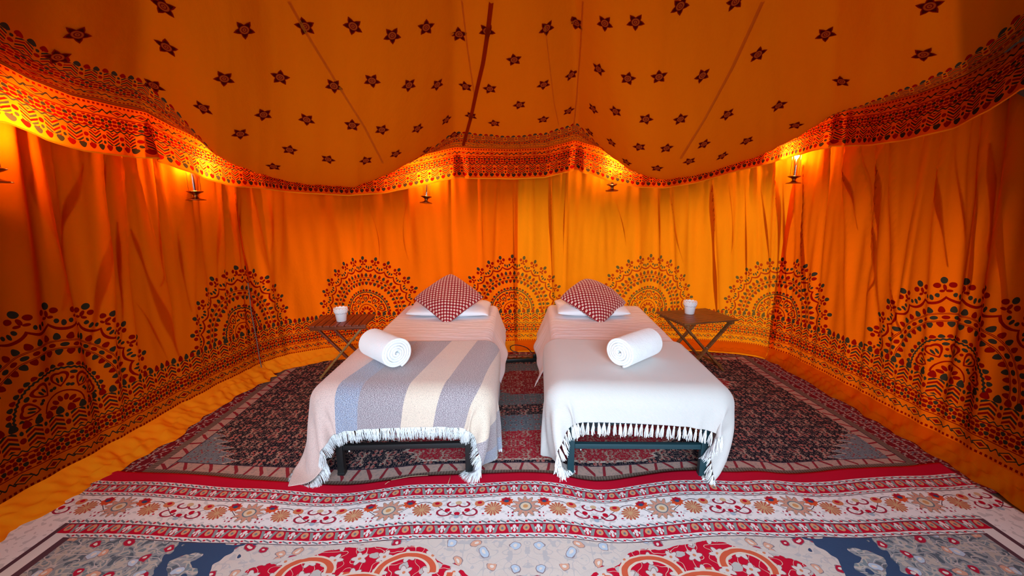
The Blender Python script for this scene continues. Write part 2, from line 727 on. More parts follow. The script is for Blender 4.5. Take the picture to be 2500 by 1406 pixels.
# gathered cloth lying double behind the walls, one unseen strip each, added to darken the fold
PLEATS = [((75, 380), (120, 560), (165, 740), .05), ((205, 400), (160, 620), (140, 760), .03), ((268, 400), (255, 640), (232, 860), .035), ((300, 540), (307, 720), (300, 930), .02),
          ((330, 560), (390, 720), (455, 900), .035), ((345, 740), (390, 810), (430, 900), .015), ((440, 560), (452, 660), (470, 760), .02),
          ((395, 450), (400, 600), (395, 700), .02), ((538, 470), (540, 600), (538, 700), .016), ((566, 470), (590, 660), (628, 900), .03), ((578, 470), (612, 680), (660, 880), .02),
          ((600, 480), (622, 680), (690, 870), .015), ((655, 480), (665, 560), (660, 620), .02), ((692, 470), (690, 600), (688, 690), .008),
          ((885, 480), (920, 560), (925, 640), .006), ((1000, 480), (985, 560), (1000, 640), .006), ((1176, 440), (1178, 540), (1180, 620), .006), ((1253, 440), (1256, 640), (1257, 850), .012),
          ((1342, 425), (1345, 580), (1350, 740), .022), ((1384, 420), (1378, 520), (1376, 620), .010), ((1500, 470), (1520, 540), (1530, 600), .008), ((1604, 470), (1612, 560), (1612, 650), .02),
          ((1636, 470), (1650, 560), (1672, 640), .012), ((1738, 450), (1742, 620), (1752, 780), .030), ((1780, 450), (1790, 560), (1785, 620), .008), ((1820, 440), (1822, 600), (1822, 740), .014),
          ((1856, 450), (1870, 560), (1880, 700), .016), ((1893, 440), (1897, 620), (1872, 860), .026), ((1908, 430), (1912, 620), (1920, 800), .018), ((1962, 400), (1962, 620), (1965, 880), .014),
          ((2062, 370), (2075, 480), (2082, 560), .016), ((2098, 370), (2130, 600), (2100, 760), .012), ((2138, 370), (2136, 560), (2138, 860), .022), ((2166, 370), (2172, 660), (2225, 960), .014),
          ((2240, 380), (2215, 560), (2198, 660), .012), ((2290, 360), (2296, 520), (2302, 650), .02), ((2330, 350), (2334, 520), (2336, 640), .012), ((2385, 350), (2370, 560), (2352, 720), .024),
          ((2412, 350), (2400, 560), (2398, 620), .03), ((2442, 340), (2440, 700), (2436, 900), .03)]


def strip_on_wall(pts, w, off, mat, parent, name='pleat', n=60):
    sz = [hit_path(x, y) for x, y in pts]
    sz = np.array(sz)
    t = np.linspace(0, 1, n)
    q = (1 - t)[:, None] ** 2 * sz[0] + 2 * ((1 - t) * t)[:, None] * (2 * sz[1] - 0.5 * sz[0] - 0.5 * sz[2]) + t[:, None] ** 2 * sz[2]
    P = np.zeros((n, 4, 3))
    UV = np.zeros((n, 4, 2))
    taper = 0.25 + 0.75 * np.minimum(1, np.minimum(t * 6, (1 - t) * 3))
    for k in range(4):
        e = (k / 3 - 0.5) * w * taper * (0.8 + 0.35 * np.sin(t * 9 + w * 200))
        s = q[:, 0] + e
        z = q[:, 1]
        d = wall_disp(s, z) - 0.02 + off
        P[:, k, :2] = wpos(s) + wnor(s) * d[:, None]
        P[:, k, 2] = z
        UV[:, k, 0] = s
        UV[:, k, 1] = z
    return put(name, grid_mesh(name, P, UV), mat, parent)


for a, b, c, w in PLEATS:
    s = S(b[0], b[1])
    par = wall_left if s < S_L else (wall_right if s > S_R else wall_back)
    strip_on_wall((a, b, c), w * 1.15, -0.007, M_DOUBLE_DARK, par)

# ------------------------------------------------------------------ ceiling
APEX_Z = 3.55


def ceil_point(s, q):
    """s along the eaves, q from 0 at the eaves to 1 at the ridge"""
    e = wpos(s) + wnor(s) * INS
    ez = ztop(s)
    tt = np.clip((s - 0.0) / LEN, 0, 1)
    ax = -0.55 + 1.15 * np.clip((tt - 0.25) / 0.5, 0, 1)
    ay = 1.0 + 0.0 * s
    x = e[..., 0] * (1 - q) + ax * q
    y = e[..., 1] * (1 - q) + ay * q
    g = 0.62 * q + 0.38 * q * q
    sag = np.interp(s, SGS, SGV)
    qq = np.clip(q, 0, 1)
    bag = (qq / 0.13) * np.exp(1 - qq / 0.13)
    bag = np.where(qq > 0.13, np.exp(-((qq - 0.13) / 0.30) ** 2), np.sin(np.clip(qq / 0.13, 0, 1) * PI / 2) ** 0.9)
    z = ez + (APEX_Z - ez) * g - sag * bag * 1.0
    # taut seams between the panels
    for sc, w, h in CREASE:
        z = z + h * np.exp(-np.abs(s - sc) / w) * np.sin(np.clip(q, 0, 1) * PI) ** 0.7
    z = z + 0.006 * np.sin(s * 9 + q * 14) * np.sin(np.clip(q, 0, 1) * PI) + 0.003 * np.sin(s * 31 - q * 9) * np.exp(-q * 3)
    return np.stack([x, y, z], -1)


CREASE = [(S(362, 390, INS), .35, .04), (S(1125, 400, INS), .22, .05), (S(1408, 400, INS), .22, .05), (S(2040, 350, INS), .4, .04)]
ns, nq = 620, 96
ss = np.linspace(0, LEN, ns)
qb = 0.085
qs = np.concatenate([np.linspace(0, qb, 14), np.linspace(qb, 1, nq - 13)[1:]])
SSg, QQg = np.meshgrid(ss, qs, indexing='ij')
P = ceil_point(SSg, QQg)
arc = np.concatenate([np.zeros((ns, 1)), np.cumsum(np.linalg.norm(np.diff(P, axis=1), axis=2), axis=1)], 1)
UV = np.stack([SSg, arc], -1)
BANDH = 0.30
mi = (arc[:-1, 1:] < BANDH + 0.03).astype(int)
M_CBAND = mat_printed('printed_ceiling_border', CEIL, 0.01, 0.28, mandala=False, tr=0.20)
ceiling = put('ceiling', grid_mesh('ceiling', P, UV, mi, flip=True), [M_CEIL, M_CBAND])
tag(ceiling, 'star printed orange cotton tent ceiling sagging between seams', kind='structure')
verts = P.reshape(-1, 3)
idx = np.arange(ns * len(qs)).reshape(ns, len(qs))
quads = np.stack([idx[:-1, :-1], idx[1:, :-1], idx[1:, 1:], idx[:-1, 1:]], -1).reshape(-1, 4)
BVH_C = BVHTree.FromPolygons([tuple(v) for v in verts], [tuple(int(i) for i in q) for q in quads])


def on_ceiling(px, py):
    d = Vector(ray(px, py)).normalized()
    return BVH_C.ray_cast(Vector((0, 0, CAMH)), d)


# eave overhang outside, front gable wall beside the doorway
def eave_strip():
    ks = np.array([0.0, 0.10, INS, 0.36, 0.55, 0.70])
    dz = np.array([0.0, 0.012, 0.018, 0.0, -0.05, -0.15])
    ss = np.linspace(0, LEN, 260)
    p, n = wpos(ss), wnor(ss)
    P = np.zeros((260, len(ks), 3))
    for j, (k, z) in enumerate(zip(ks, dz)):
        P[:, j, :2] = p + n * (INS - k)
        P[:, j, 2] = ztop(ss) + z
    UV = np.stack([np.repeat(ss[:, None], len(ks), 1), np.repeat(ks[None], 260, 0)], -1)
    return put('eave_strip', grid_mesh('eave_strip', P, UV), M_EAVE, ceiling)


eave_strip()
# front end: the ceiling comes down to the door line
a0, a1 = ceil_point(np.array([0.0, LEN]), np.array([0.0, 0.0]))
n = 40
Pf = np.zeros((n, 14, 3))
for i in range(n):
    t = i / (n - 1)
    for j in range(14):
        q = j / 13
        x = (a0[0] * (1 - t) + a1[0] * t) * (1 - q) + (-0.55 + 1.15 * t) * q
        y = -1.3 * (1 - q) + 1.0 * q
        z = 2.05 + (APEX_Z - 2.05) * (0.62 * q + 0.38 * q * q)
        Pf[i, j] = (x, y, z)
UV = Pf[:, :, :2].copy()
put('front_slope', grid_mesh('front_slope', Pf, UV, flip=False), M_CEIL, ceiling)

# unseen opaque cover added over the entrance end to darken the near corners
M_BLOCKER = simple('brown_blocker_canvas', (0.10, 0.075, 0.05, 1), rough=0.9)
prof = [(-3.02, 0.05), (-2.98, 1.1), (-2.92, 1.95), (-2.80, 2.28), (-1.9, 2.95), (-0.6, 3.72), (0.6, 3.75), (2.1, 2.98), (3.0, 2.3), (3.12, 1.95), (3.2, 1.1), (3.25, 0.05)]
pf = catmull(prof, 6)
yy = np.linspace(-1.75, 1.0, 16)
Pq = np.zeros((len(pf), 16, 3))
for j, y in enumerate(yy):
    k = 0.0 if y < 0.4 else 0.0
    Pq[:, j, 0] = pf[:, 0] + 0.02 * math.sin(y * 3)
    Pq[:, j, 1] = y + np.where(np.abs(pf[:, 0] - 0.1) > 2.0, (y + 1.75) / 2.75 * 1.15, -0.1)
    Pq[:, j, 2] = pf[:, 1]
blocker = put('light_blocker', grid_mesh('light_blocker', Pq, None), M_BLOCKER)
for lo_, hi_ in ((0.0, S(135, 500)), (S(2365, 500), LEN)):  # wings added close outside ceiling and side walls to keep daylight off them
    sw = np.linspace(lo_, hi_, 60)
    qw = np.linspace(0, 0.8, 30)
    A_, B_ = np.meshgrid(sw, qw, indexing='ij')
    C_ = ceil_point(A_, B_)
    C_[..., 2] += 0.07
    wl = np.zeros((60, 5, 3))
    for j, (k_, z_) in enumerate(((0.16, 0.04), (0.15, 0.9), (0.14, 1.7), (0.10, 2.02), (-0.12, 2.2))):
        wl[:, j, :2] = wpos(sw) - wnor(sw) * k_
        wl[:, j, 2] = z_
    put('side_blocker', grid_mesh('side_blocker', np.concatenate([wl, C_[:, 1:]], 1), None), M_BLOCKER, blocker)
tag(blocker, 'added opaque brown cover blocking daylight at the entrance end of the tent', kind='structure')

# seams of the ceiling
SEAM = mat_plain('seam_tape_cotton', (0.80, 0.30, 0.02, 1))
SEAM_DK = mat_plain('rope_sleeve_cotton', (0.42, 0.045, 0.003, 1))


def seam(pts, w, mat, drop=0.004, name='seam_tape'):
    n = 30
    pts = np.array(pts, float)
    t = np.linspace(0, 1, n)
    tt = np.linspace(0, 1, len(pts))
    line = []
    for k in range(n):
        h = on_ceiling(np.interp(t[k], tt, pts[:, 0]), np.interp(t[k], tt, pts[:, 1]))
        if h[0] is not None:
            line.append((h[0], h[1]))
    P = np.zeros((len(line), 3, 3))
    UV = np.zeros((len(line), 3, 2))
    for k, (c, nn) in enumerate(line):
        d = line[min(k + 1, len(line) - 1)][0] - line[max(k - 1, 0)][0]
        if nn.z > 0:
            nn = -nn
        x = d.cross(nn).normalized() * w / 2
        for j in range(3):
            P[k, j] = c + nn * (drop + (0.35 * w if j == 1 and w > 0.02 else 0)) + x * (j - 1)
            UV[k, j] = (j * w, k * 0.05)
    return put(name, grid_mesh(name, P, UV), mat, ceiling)


seam([(1131, 352), (1150, 285), (1165, 215), (1180, 150), (1192, 70), (1200, 2)], 0.026, SEAM_DK, 0.010, 'rope_sleeve')
seam([(1128, 0), (1142, 120), (1158, 230)], 0.010, SEAM)
seam([(705, 2), (745, 75), (815, 190), (890, 310), (935, 398)], 0.015, SEAM)
seam([(1424, 2), (1418, 120), (1408, 240), (1400, 310)], 0.012, SEAM)
seam([(1862, 2), (1790, 160), (1720, 290), (1662, 385)], 0.022, SEAM)
seam([(1330, 60), (1344, 180), (1352, 250), (1364, 305)], 0.006, SEAM)

# printed stars, each where the photograph has it
STARS = [(400, 15), (596, 72), (745, 64), (862, 63), (957, 86), (1040, 66), (1122, 82), (1189, 75), (1334, 68), (1409, 55), (1477, 56), (1552, 53), (1660, 14), (1795, 3),
         (2016, 83), (2270, 14), (188, 83), (407, 114), (140, 138), (376, 208), (547, 191), (684, 188), (815, 209), (908, 196), (998, 207), (1067, 206), (1137, 210),
         (1196, 216), (1255, 145), (1327, 206), (1394, 182), (1462, 168), (1533, 191), (1609, 187), (1714, 184), (1850, 132), (2255, 132), (2055, 198), (1900, 257),
         (496, 263), (643, 279), (749, 291), (860, 305), (932, 316), (1019, 313), (1089, 292), (1150, 282), (1268, 255), (1207, 300), (1326, 291), (1388, 270),
         (1449, 265), (1503, 271), (1577, 290), (1661, 290), (1775, 279), (1943, 305), (586, 326), (707, 365), (801, 388), (893, 391), (966, 375), (1042, 365),
         (1108, 328), (1440, 322), (1493, 347), (1561, 358), (1627, 361), (1718, 351), (1823, 343), (2080, 275), (668, 406), (1530, 395), (1604, 410), (1683, 393), (1763, 380)]


def mat_star():
    m = new_mat('star_print_ink')
    u, v = coord_uv()
    r = E.m('SQRT', ma(u, u, v * v))
    edge = u * 0.0
    ring = near(r, 0.33, 0.07)
    core = near(r, 0.12, 0.05)
    n = E.t.nodes.new('ShaderNodeVertexColor')
    n.layer_name = 'rim'
    s = E.t.nodes.new('ShaderNodeSeparateColor')
    E.t.links.new(n.outputs[0], s.inputs[0])
    rim = E(s.outputs[0])
    c = mix(rim > 0.80, (0.085, 0.007, 0.004, 1), (0.26, 0.010, 0.004, 1))
    c = mix(r < 0.45, c, (0.24, 0.012, 0.006, 1))
    c = mix(fmax(ring, core), c, (0.50, 0.10, 0.012, 1))
    out(cloth_shader(c, 0.35))
    return m


M_STAR = mat_star()


def add_star(px, py):
    h = on_ceiling(px, py)
    if h[0] is None:
        return
    c, nn = h[0], h[1]
    if nn.z > 0:
        nn = -nn
    up = Vector((0, 1, 0.2))
    y = (up - nn * up.dot(nn)).normalized()
    x = y.cross(nn).normalized()
    a0 = random.uniform(-0.25, 0.25) + (PI if random.random() < 0.4 else 0)
    R = 0.054
    rings = [0.0, 0.45, 0.80, 1.0]
    co, uv, rim, faces = [], [], [], []
    co.append(c + nn * 0.004)
    uv.append((0, 0))
    rim.append(0)
    for k, f in enumerate(rings[1:]):
        for i in range(20):
            an = a0 + 2 * PI * i / 20
            ph = (i % 4) / 4.0
            tri = abs(ph - 0.5) * 2          # 1 at a tip, 0 in a notch
            rr = 0.52 + 0.48 * tri ** 1.3
            rad = R * f * (rr if k > 0 else (0.8 + 0.2 * rr))
            p = c + x * math.cos(an) * rad + y * math.sin(an) * rad
            hh = BVH_C.ray_cast(p + nn * 0.25, -nn)
            p = (hh[0] if hh[0] is not None and (hh[0] - p).length < 0.03 else p) + nn * 0.004
            co.append(p)
            uv.append((math.cos(an) * rad / R, math.sin(an) * rad / R))
            rim.append(f)
    for i in range(20):
        faces.append((0, 1 + i, 1 + (i + 1) % 20))
        for k in range(2):
            a = 1 + k * 20
            faces.append((a + i, a + 20 + i, a + 20 + (i + 1) % 20, a + (i + 1) % 20))
    me = bpy.data.meshes.new('star_print')
    me.from_pydata([tuple(p - c) for p in co], [], faces)
    l = me.uv_layers.new(name='fabric')
    vi = [lo.vertex_index for lo in me.loops]
    for k, v in enumerate(vi):
        l.data[k].uv = uv[v]
    ca = me.color_attributes.new('rim', 'FLOAT_COLOR', 'POINT')
    for k, v in enumerate(rim):
        ca.data[k].color = (v, v, v, 1)
    o = put('star_print', me, M_STAR, ceiling)
    o.location = c


for sx, sy in STARS:
    add_star(sx, sy)

# ------------------------------------------------------------------ valance
ns = 900
ss = np.linspace(0.02, LEN - 0.02, ns)
vv = np.linspace(0, 1, 12)
P = np.zeros((ns, 12, 3))
UV = np.zeros((ns, 12, 2))
p, n = wpos(ss), wnor(ss)
TUCK = [S(362, 380, INS), S(1125, 400, INS), S(1408, 400, INS), S(2040, 340, INS)]
for j, v in enumerate(vv):
    z = ztop(ss) - VH * v
    d = INS + v * (0.012 * np.sin(ss * 8.0) + 0.008 * np.sin(ss * 21 + 1)) + 0.012 * v
    for tk in TUCK:
        d = d + 0.05 * v * np.exp(-((ss - tk) / 0.03) ** 2) - 0.03 * v * np.exp(-((ss - tk - 0.07) / 0.03) ** 2) - 0.03 * v * np.exp(-((ss - tk + 0.07) / 0.03) ** 2)
    P[:, j, :2] = p + n * d[:, None]
    P[:, j, 2] = z
    UV[:, j, 0] = ss
    UV[:, j, 1] = VH * v
valance = put('valance', grid_mesh('valance', P, UV, flip=True), M_BAND)
tag(valance, 'deep printed orange cotton valance hanging round the tent below the ceiling', 'valance')
bm = bmesh.new()
bm_tube(bm, [Vector((*(p[i] + n[i] * (INS + 0.004)), ztop(ss)[i] + 0.002)) for i in range(0, ns, 4)], 0.007, 6)
from_bm('piping', bm, M_UP_YEL, valance)
P2 = P[:, -1:, :].repeat(2, 1).copy()
P2[:, 1, 2] -= 0.009
P2[:, :, :2] += (n * 0.002)[:, None]
put('hem', grid_mesh('hem', P2, UV[:, -2:, :], flip=True), M_SKIRT, valance)

# ------------------------------------------------------------------ skirts of the walls lying on the rugs
def skirt(s0, s1, width, mat, parent, flap=None):
    ns = int((s1 - s0) / 0.012)
    s = np.linspace(s0, s1, ns)
    p, n = wpos(s), wnor(s)
    m = 16
    P = np.zeros((ns, m, 3))
    UV = np.zeros((ns, m, 2))
    base = wall_disp(s, 0.09 + 0 * s) - 0.02
    wd = width(s)
    for j in range(m):
        t = j / (m - 1)
        w1 = np.interp(s, [s0 + 0.08 * k for k in range(int((s1 - s0) / 0.08) + 2)], RW[:int((s1 - s0) / 0.08) + 2])
        d = base + 0.008 + wd * t * (0.72 + 0.5 * w1 + 0.10 * np.sin(s * 3.7))
        h = 0.105 * (1 - t) ** 1.6 + 0.024 + 0.018 * np.sin(t * PI) * (0.5 + 0.5 * np.sin(s * 23 + 3 * np.sin(s * 5))) + 0.006 * np.sin(s * 61 + t * 5 + 4 * np.sin(s * 7)) * (t > 0.15) * (t < 0.97) + 0.004 * np.sin(s * 97 - t * 12 + 3 * np.sin(s * 11)) * (t > 0.1) * (t < 0.97) + 0.012 * np.exp(-((t - 0.55 - 0.12 * np.sin(s * 4)) / 0.07) ** 2)
        P[:, j, :2] = p + n * d[:, None]
        P[:, j, 2] = np.maximum(h, 0.022)
        UV[:, j, 0] = s
        UV[:, j, 1] = 0.1 - 0.1 * t
    return put('hem_skirt', grid_mesh('hem_skirt', P, UV), mat, parent)


RW = RNG.rand(200)
skirt(1.0, S_L + 0.02, lambda s: np.interp(s, [0, S_L - 0.9, S_L - 0.25, S_L + 0.02], [.10, .16, .15, .19]), M_SKIRT, wall_left)
skirt(S_L + 0.03, S(860, 860), lambda s: 0.10 + 0 * s, M_SKIRT, wall_back)
skirt(S(862, 860), S_M, lambda s: 0.03 + 0 * s, M_SKIRT, wall_back)
skirt(S_M + 0.01, S_R, lambda s: 0.035 + 0 * s, M_UP_YEL, wall_back)
skirt(S_R + 0.01, LEN, lambda s: 0.09 + 0 * s, M_UP_YEL, wall_right)

# lacing rope up the seam beside the left corner
ROPE = simple('grey_rope', (0.16, 0.13, 0.10, 1), rough=0.9)
bm = bmesh.new()
pts = []
for k in range(60):
    t = k / 59
    px = np.interp(t, [0, .3, .6, 1], [603, 612, 626, 640])
    py = 690 + (930 - 690) * t
    s, z = hit_path(px, py)
    d = float(wall_disp(np.array([s]), np.array([z]))[0]) + 0.015
    q = wpos(np.array([s]))[0] + wnor(np.array([s]))[0] * d
    pts.append((q[0], q[1], max(z, 0.05)))
bm_tube(bm, pts, 0.0042, 6)
from_bm('lacing_rope', bm, ROPE, wall_left)

# ------------------------------------------------------------------ floor and outside ground
m = new_mat('groundsheet_canvas')
tc = E.t.nodes.new('ShaderNodeTexCoord')
c = mix(noise(tc.outputs['Object'], 6.0, 4.0), (0.05, 0.035, 0.025, 1), (0.12, 0.085, 0.06, 1))
out(principled(c, 0.9))
bm = bmesh.new()
bm_box(bm, (0.1, 1.5, -0.01), (5.3, 5.9, 0.02))
floor = from_bm('floor', bm, m, None, False)
tag(floor, 'dark groundsheet under the rugs', kind='structure')
m = new_mat('meadow_grass')
tc = E.t.nodes.new('ShaderNodeTexCoord')
c = mix(noise(tc.outputs['Object'], 3.0, 5.0), (0.22, 0.24, 0.08, 1), (0.45, 0.42, 0.20, 1))
out(principled(c, 0.95))
bm = bmesh.new()
bm_box(bm, (0, 1.5, -0.06), (40, 40, 0.07))
lawn = from_bm('ground_outside', bm, m, None, False)
tag(lawn, 'grass ground outside the tent', kind='structure')

# ------------------------------------------------------------------ rugs
EDGE = [(0, 1172), (180, 1150), (300, 1163), (420, 1168), (500, 1172), (600, 1182), (700, 1190), (800, 1196), (860, 1195), (950, 1184), (1010, 1175), (1100, 1170), (1200, 1166),
        (1280, 1164), (1360, 1168), (1430, 1184), (1480, 1186), (1560, 1174), (1640, 1162), (1720, 1158), (1800, 1164), (1850, 1160), (1930, 1170), (2000, 1164), (2060, 1155), (2150, 1152),
        (2230, 1150), (2290, 1140), (2400, 1136), (2500, 1136)]
ex = [at_z(a, b, 0.02) for a, b in EDGE]
EX = np.array([v.x for v in ex])
EY = np.array([v.y for v in ex])


def rug_edge(x):
    y = np.interp(x, EX, EY)
    for o in (-0.05, 0.05):
        y = y + np.interp(x + o, EX, EY)
    return y / 3 - 2.105


G_CREAM, G_RED, G_GREY = (0.74, 0.71, 0.70, 1), (0.50, 0.002, 0.024, 1), (0.16, 0.19, 0.22, 1)
G_PINK, G_ORG, G_BLUE = (0.55, 0.33, 0.25, 1), (0.55, 0.10, 0.03, 1), (0.035, 0.07, 0.15, 1)
G_LINE = (0.10, 0.045, 0.06, 1)


def rug_out(c, u, v, rough=0.95):
    n = noise(combine(u, v), 260.0, 2.0, 0.7)
    n2 = noise(combine(u, v), 14.0, 3.0, 0.6)
    c = mix(n * 0.30, c, mix(0.35, c, (0.10, 0.08, 0.09, 1)))
    h = ma(n, 0.5, n2)
    out(principled(c, rough, nrm=bump(h, 0.35, 0.006), spec=0.05))


def rug_mat(name, fn):
    m = new_mat(name)
    u, v = coord_uv()
    w = noise(combine(u, v), 22.0, 1.0)
    rug_out(fn(ma(w, 0.008, u), ma(w, 0.006, v)), u, v)
    return m


def f_red(u, v):
    return G_RED


def f_guard(a, b, ground=G_CREAM):
    """thin band of little dashes between v = a and b"""
    def f(u, v):
        mid = (a + b) / 2
        h = (b - a) / 2
        cu = fract(u * (1 / 0.045)) - 0.5
        q = ma(v, 1 / h, -mid / h)
        dash = near(q, cu * 1.4, 0.30) * (fabs(cu) < 0.33)
        dot = ell(fabs(cu), q, 0.44, 0.0, 0.09, 0.42)
        c = mix(dash, ground, G_GREY)
        c = mix(dot, c, G_RED)
        return mix(fabs(q) > 0.84, c, G_LINE)
    return f


def f_redborder(a, b):
    def f(u, v):
        h = b - a
        p = ping(u, 0.0575)
        q = ma(v, 1 / h, -a / h)            # 0..1
        fl = ell(p, q, 0.0, 0.42, 0.016, 0.33)
        fl2 = ell(p, q, 0.0, 0.45, 0.006, 0.13)
        leaf = near(p - q * 0.018, 0.024, 0.0075) * near(q, 0.5, 0.40)
        w1 = fmax(ell(p, q, 0.0575, 0.30, 0.009, 0.20), ell(p, q, 0.0575, 0.66, 0.006, 0.18), ell(p, q, 0.044, 0.48, 0.0048, 0.15))
        c = mix(w1, G_RED, G_CREAM)
        c = mix(leaf, c, (0.24, 0.27, 0.27, 1))
        c = mix(fl, c, (0.62, 0.30, 0.16, 1))
        c = mix(fl2, c, G_GREY)
        return mix(fabs(q - 0.5) > 0.475, c, G_CREAM)
    return f


def f_main(a, b):
    """cream border: star palmettes, poppies, tan flowers and scrolls, mirrored every 0.345 m"""
    def f(u, v):
        h = (b - a)
        y = (v - a) * (0.166 / h)
        p = ping(u, 0.345)
        nb = noise(combine(p, v), 34.0, 1.0)
        c = mix(nb > 0.58, (0.82, 0.79, 0.79, 1), (0.62, 0.60, 0.61, 1))
        vine = near(y, ma(sin(ma(p, 18.2, 1.57)), 0.050, 0.083), 0.0024)
        c = mix(vine, c, G_LINE)
        # star palmette
        yy = y - 0.083
        r = E.m('SQRT', ma(p, p, yy * yy))
        th = E.m('ARCTAN2', yy, p)
        rr = r - ma(E.m('COSINE', th * 12.0), 0.013, 0.060)
        c = mix(rr < 0.0, c, G_PINK)
        c = mix(near(rr, 0.0, 0.0030), c, (0.28, 0.20, 0.16, 1))
        c = mix((rr < -0.006) * (r > 0.034) * (E.m('COSINE', th * 12.0) > 0.3), c, (0.62, 0.28, 0.20, 1))
        c = mix(r < 0.030, c, (0.70, 0.58, 0.42, 1))
        c = mix(near(r, 0.030, 0.0034), c, G_GREY)
        c = mix(r < 0.013, c, (0.62, 0.30, 0.12, 1))
        # poppy
        px_, py_ = p - 0.097, y - 0.045
        r = E.m('SQRT', ma(px_, px_, py_ * py_ * 1.2))
        th = E.m('ARCTAN2', py_, px_)
        c = mix(r < ma(E.m('COSINE', th * 9.0), 0.004, 0.032), c, (0.66, 0.085, 0.025, 1))
        c = mix(ell(p, y, 0.099, 0.034, 0.022, 0.017), c, (0.40, 0.006, 0.03, 1))
        c = mix(ell(p, y, 0.098, 0.042, 0.012, 0.010), c, G_BLUE)
        # tan flower
        px_, py_ = p - 0.165, y - 0.092
        r = E.m('SQRT', ma(px_, px_, py_ * py_ * 0.9))
        th = E.m('ARCTAN2', py_, px_)
        rr = r - ma(E.m('COSINE', th * 14.0), 0.0045, 0.043)
        st = E.m('COSINE', th * 14.0) > 0.55
        c = mix(rr < 0.0, c, (0.58, 0.34, 0.18, 1))
        c = mix((rr < 0.0) * st * (r > 0.012), c, (0.45, 0.05, 0.05, 1))
        # small orange flower, scrolls, four-dots
        c = mix(ell(p, y, 0.236, 0.050, 0.026, 0.022), c, (0.62, 0.20, 0.09, 1))
        c = mix(ell(p, y, 0.236, 0.044, 0.012, 0.010), c, G_RED)
        for cx, cy, ra in ((0.280, 0.112, 0.034), (0.316, 0.052, 0.026)):
            a_, b_ = p - cx, y - cy
            r = E.m('SQRT', ma(a_, a_, b_ * b_ * 1.9))
            c = mix(near(r, ra, 0.0058) * fmax(b_ > -0.004, a_ < -0.010), c, (0.34, 0.02, 0.05, 1))
        c = mix(fmax(ell(p, y, 0.296, 0.096, 0.014, 0.014), ell(p, y, 0.345, 0.120, 0.014, 0.012), ell(p, y, 0.215, 0.125, 0.006, 0.005)), c, G_RED)
        c = mix(ell(p, y, 0.345, 0.143, 0.013, 0.012), c, (0.35, 0.45, 0.56, 1))
        c = mix(ell(p, y, 0.345, 0.040, 0.016, 0.014), c, (0.62, 0.42, 0.25, 1))
        q = ping(p - 0.067, 0.011)
        q2 = ping(y - 0.125, 0.011)
        dots = (ma(q, q, q2 * q2) < 0.00003) * near(p, 0.070, 0.020) * near(y, 0.135, 0.018)
        c = mix(dots, c, (0.38, 0.01, 0.04, 1))
        return c
    return f


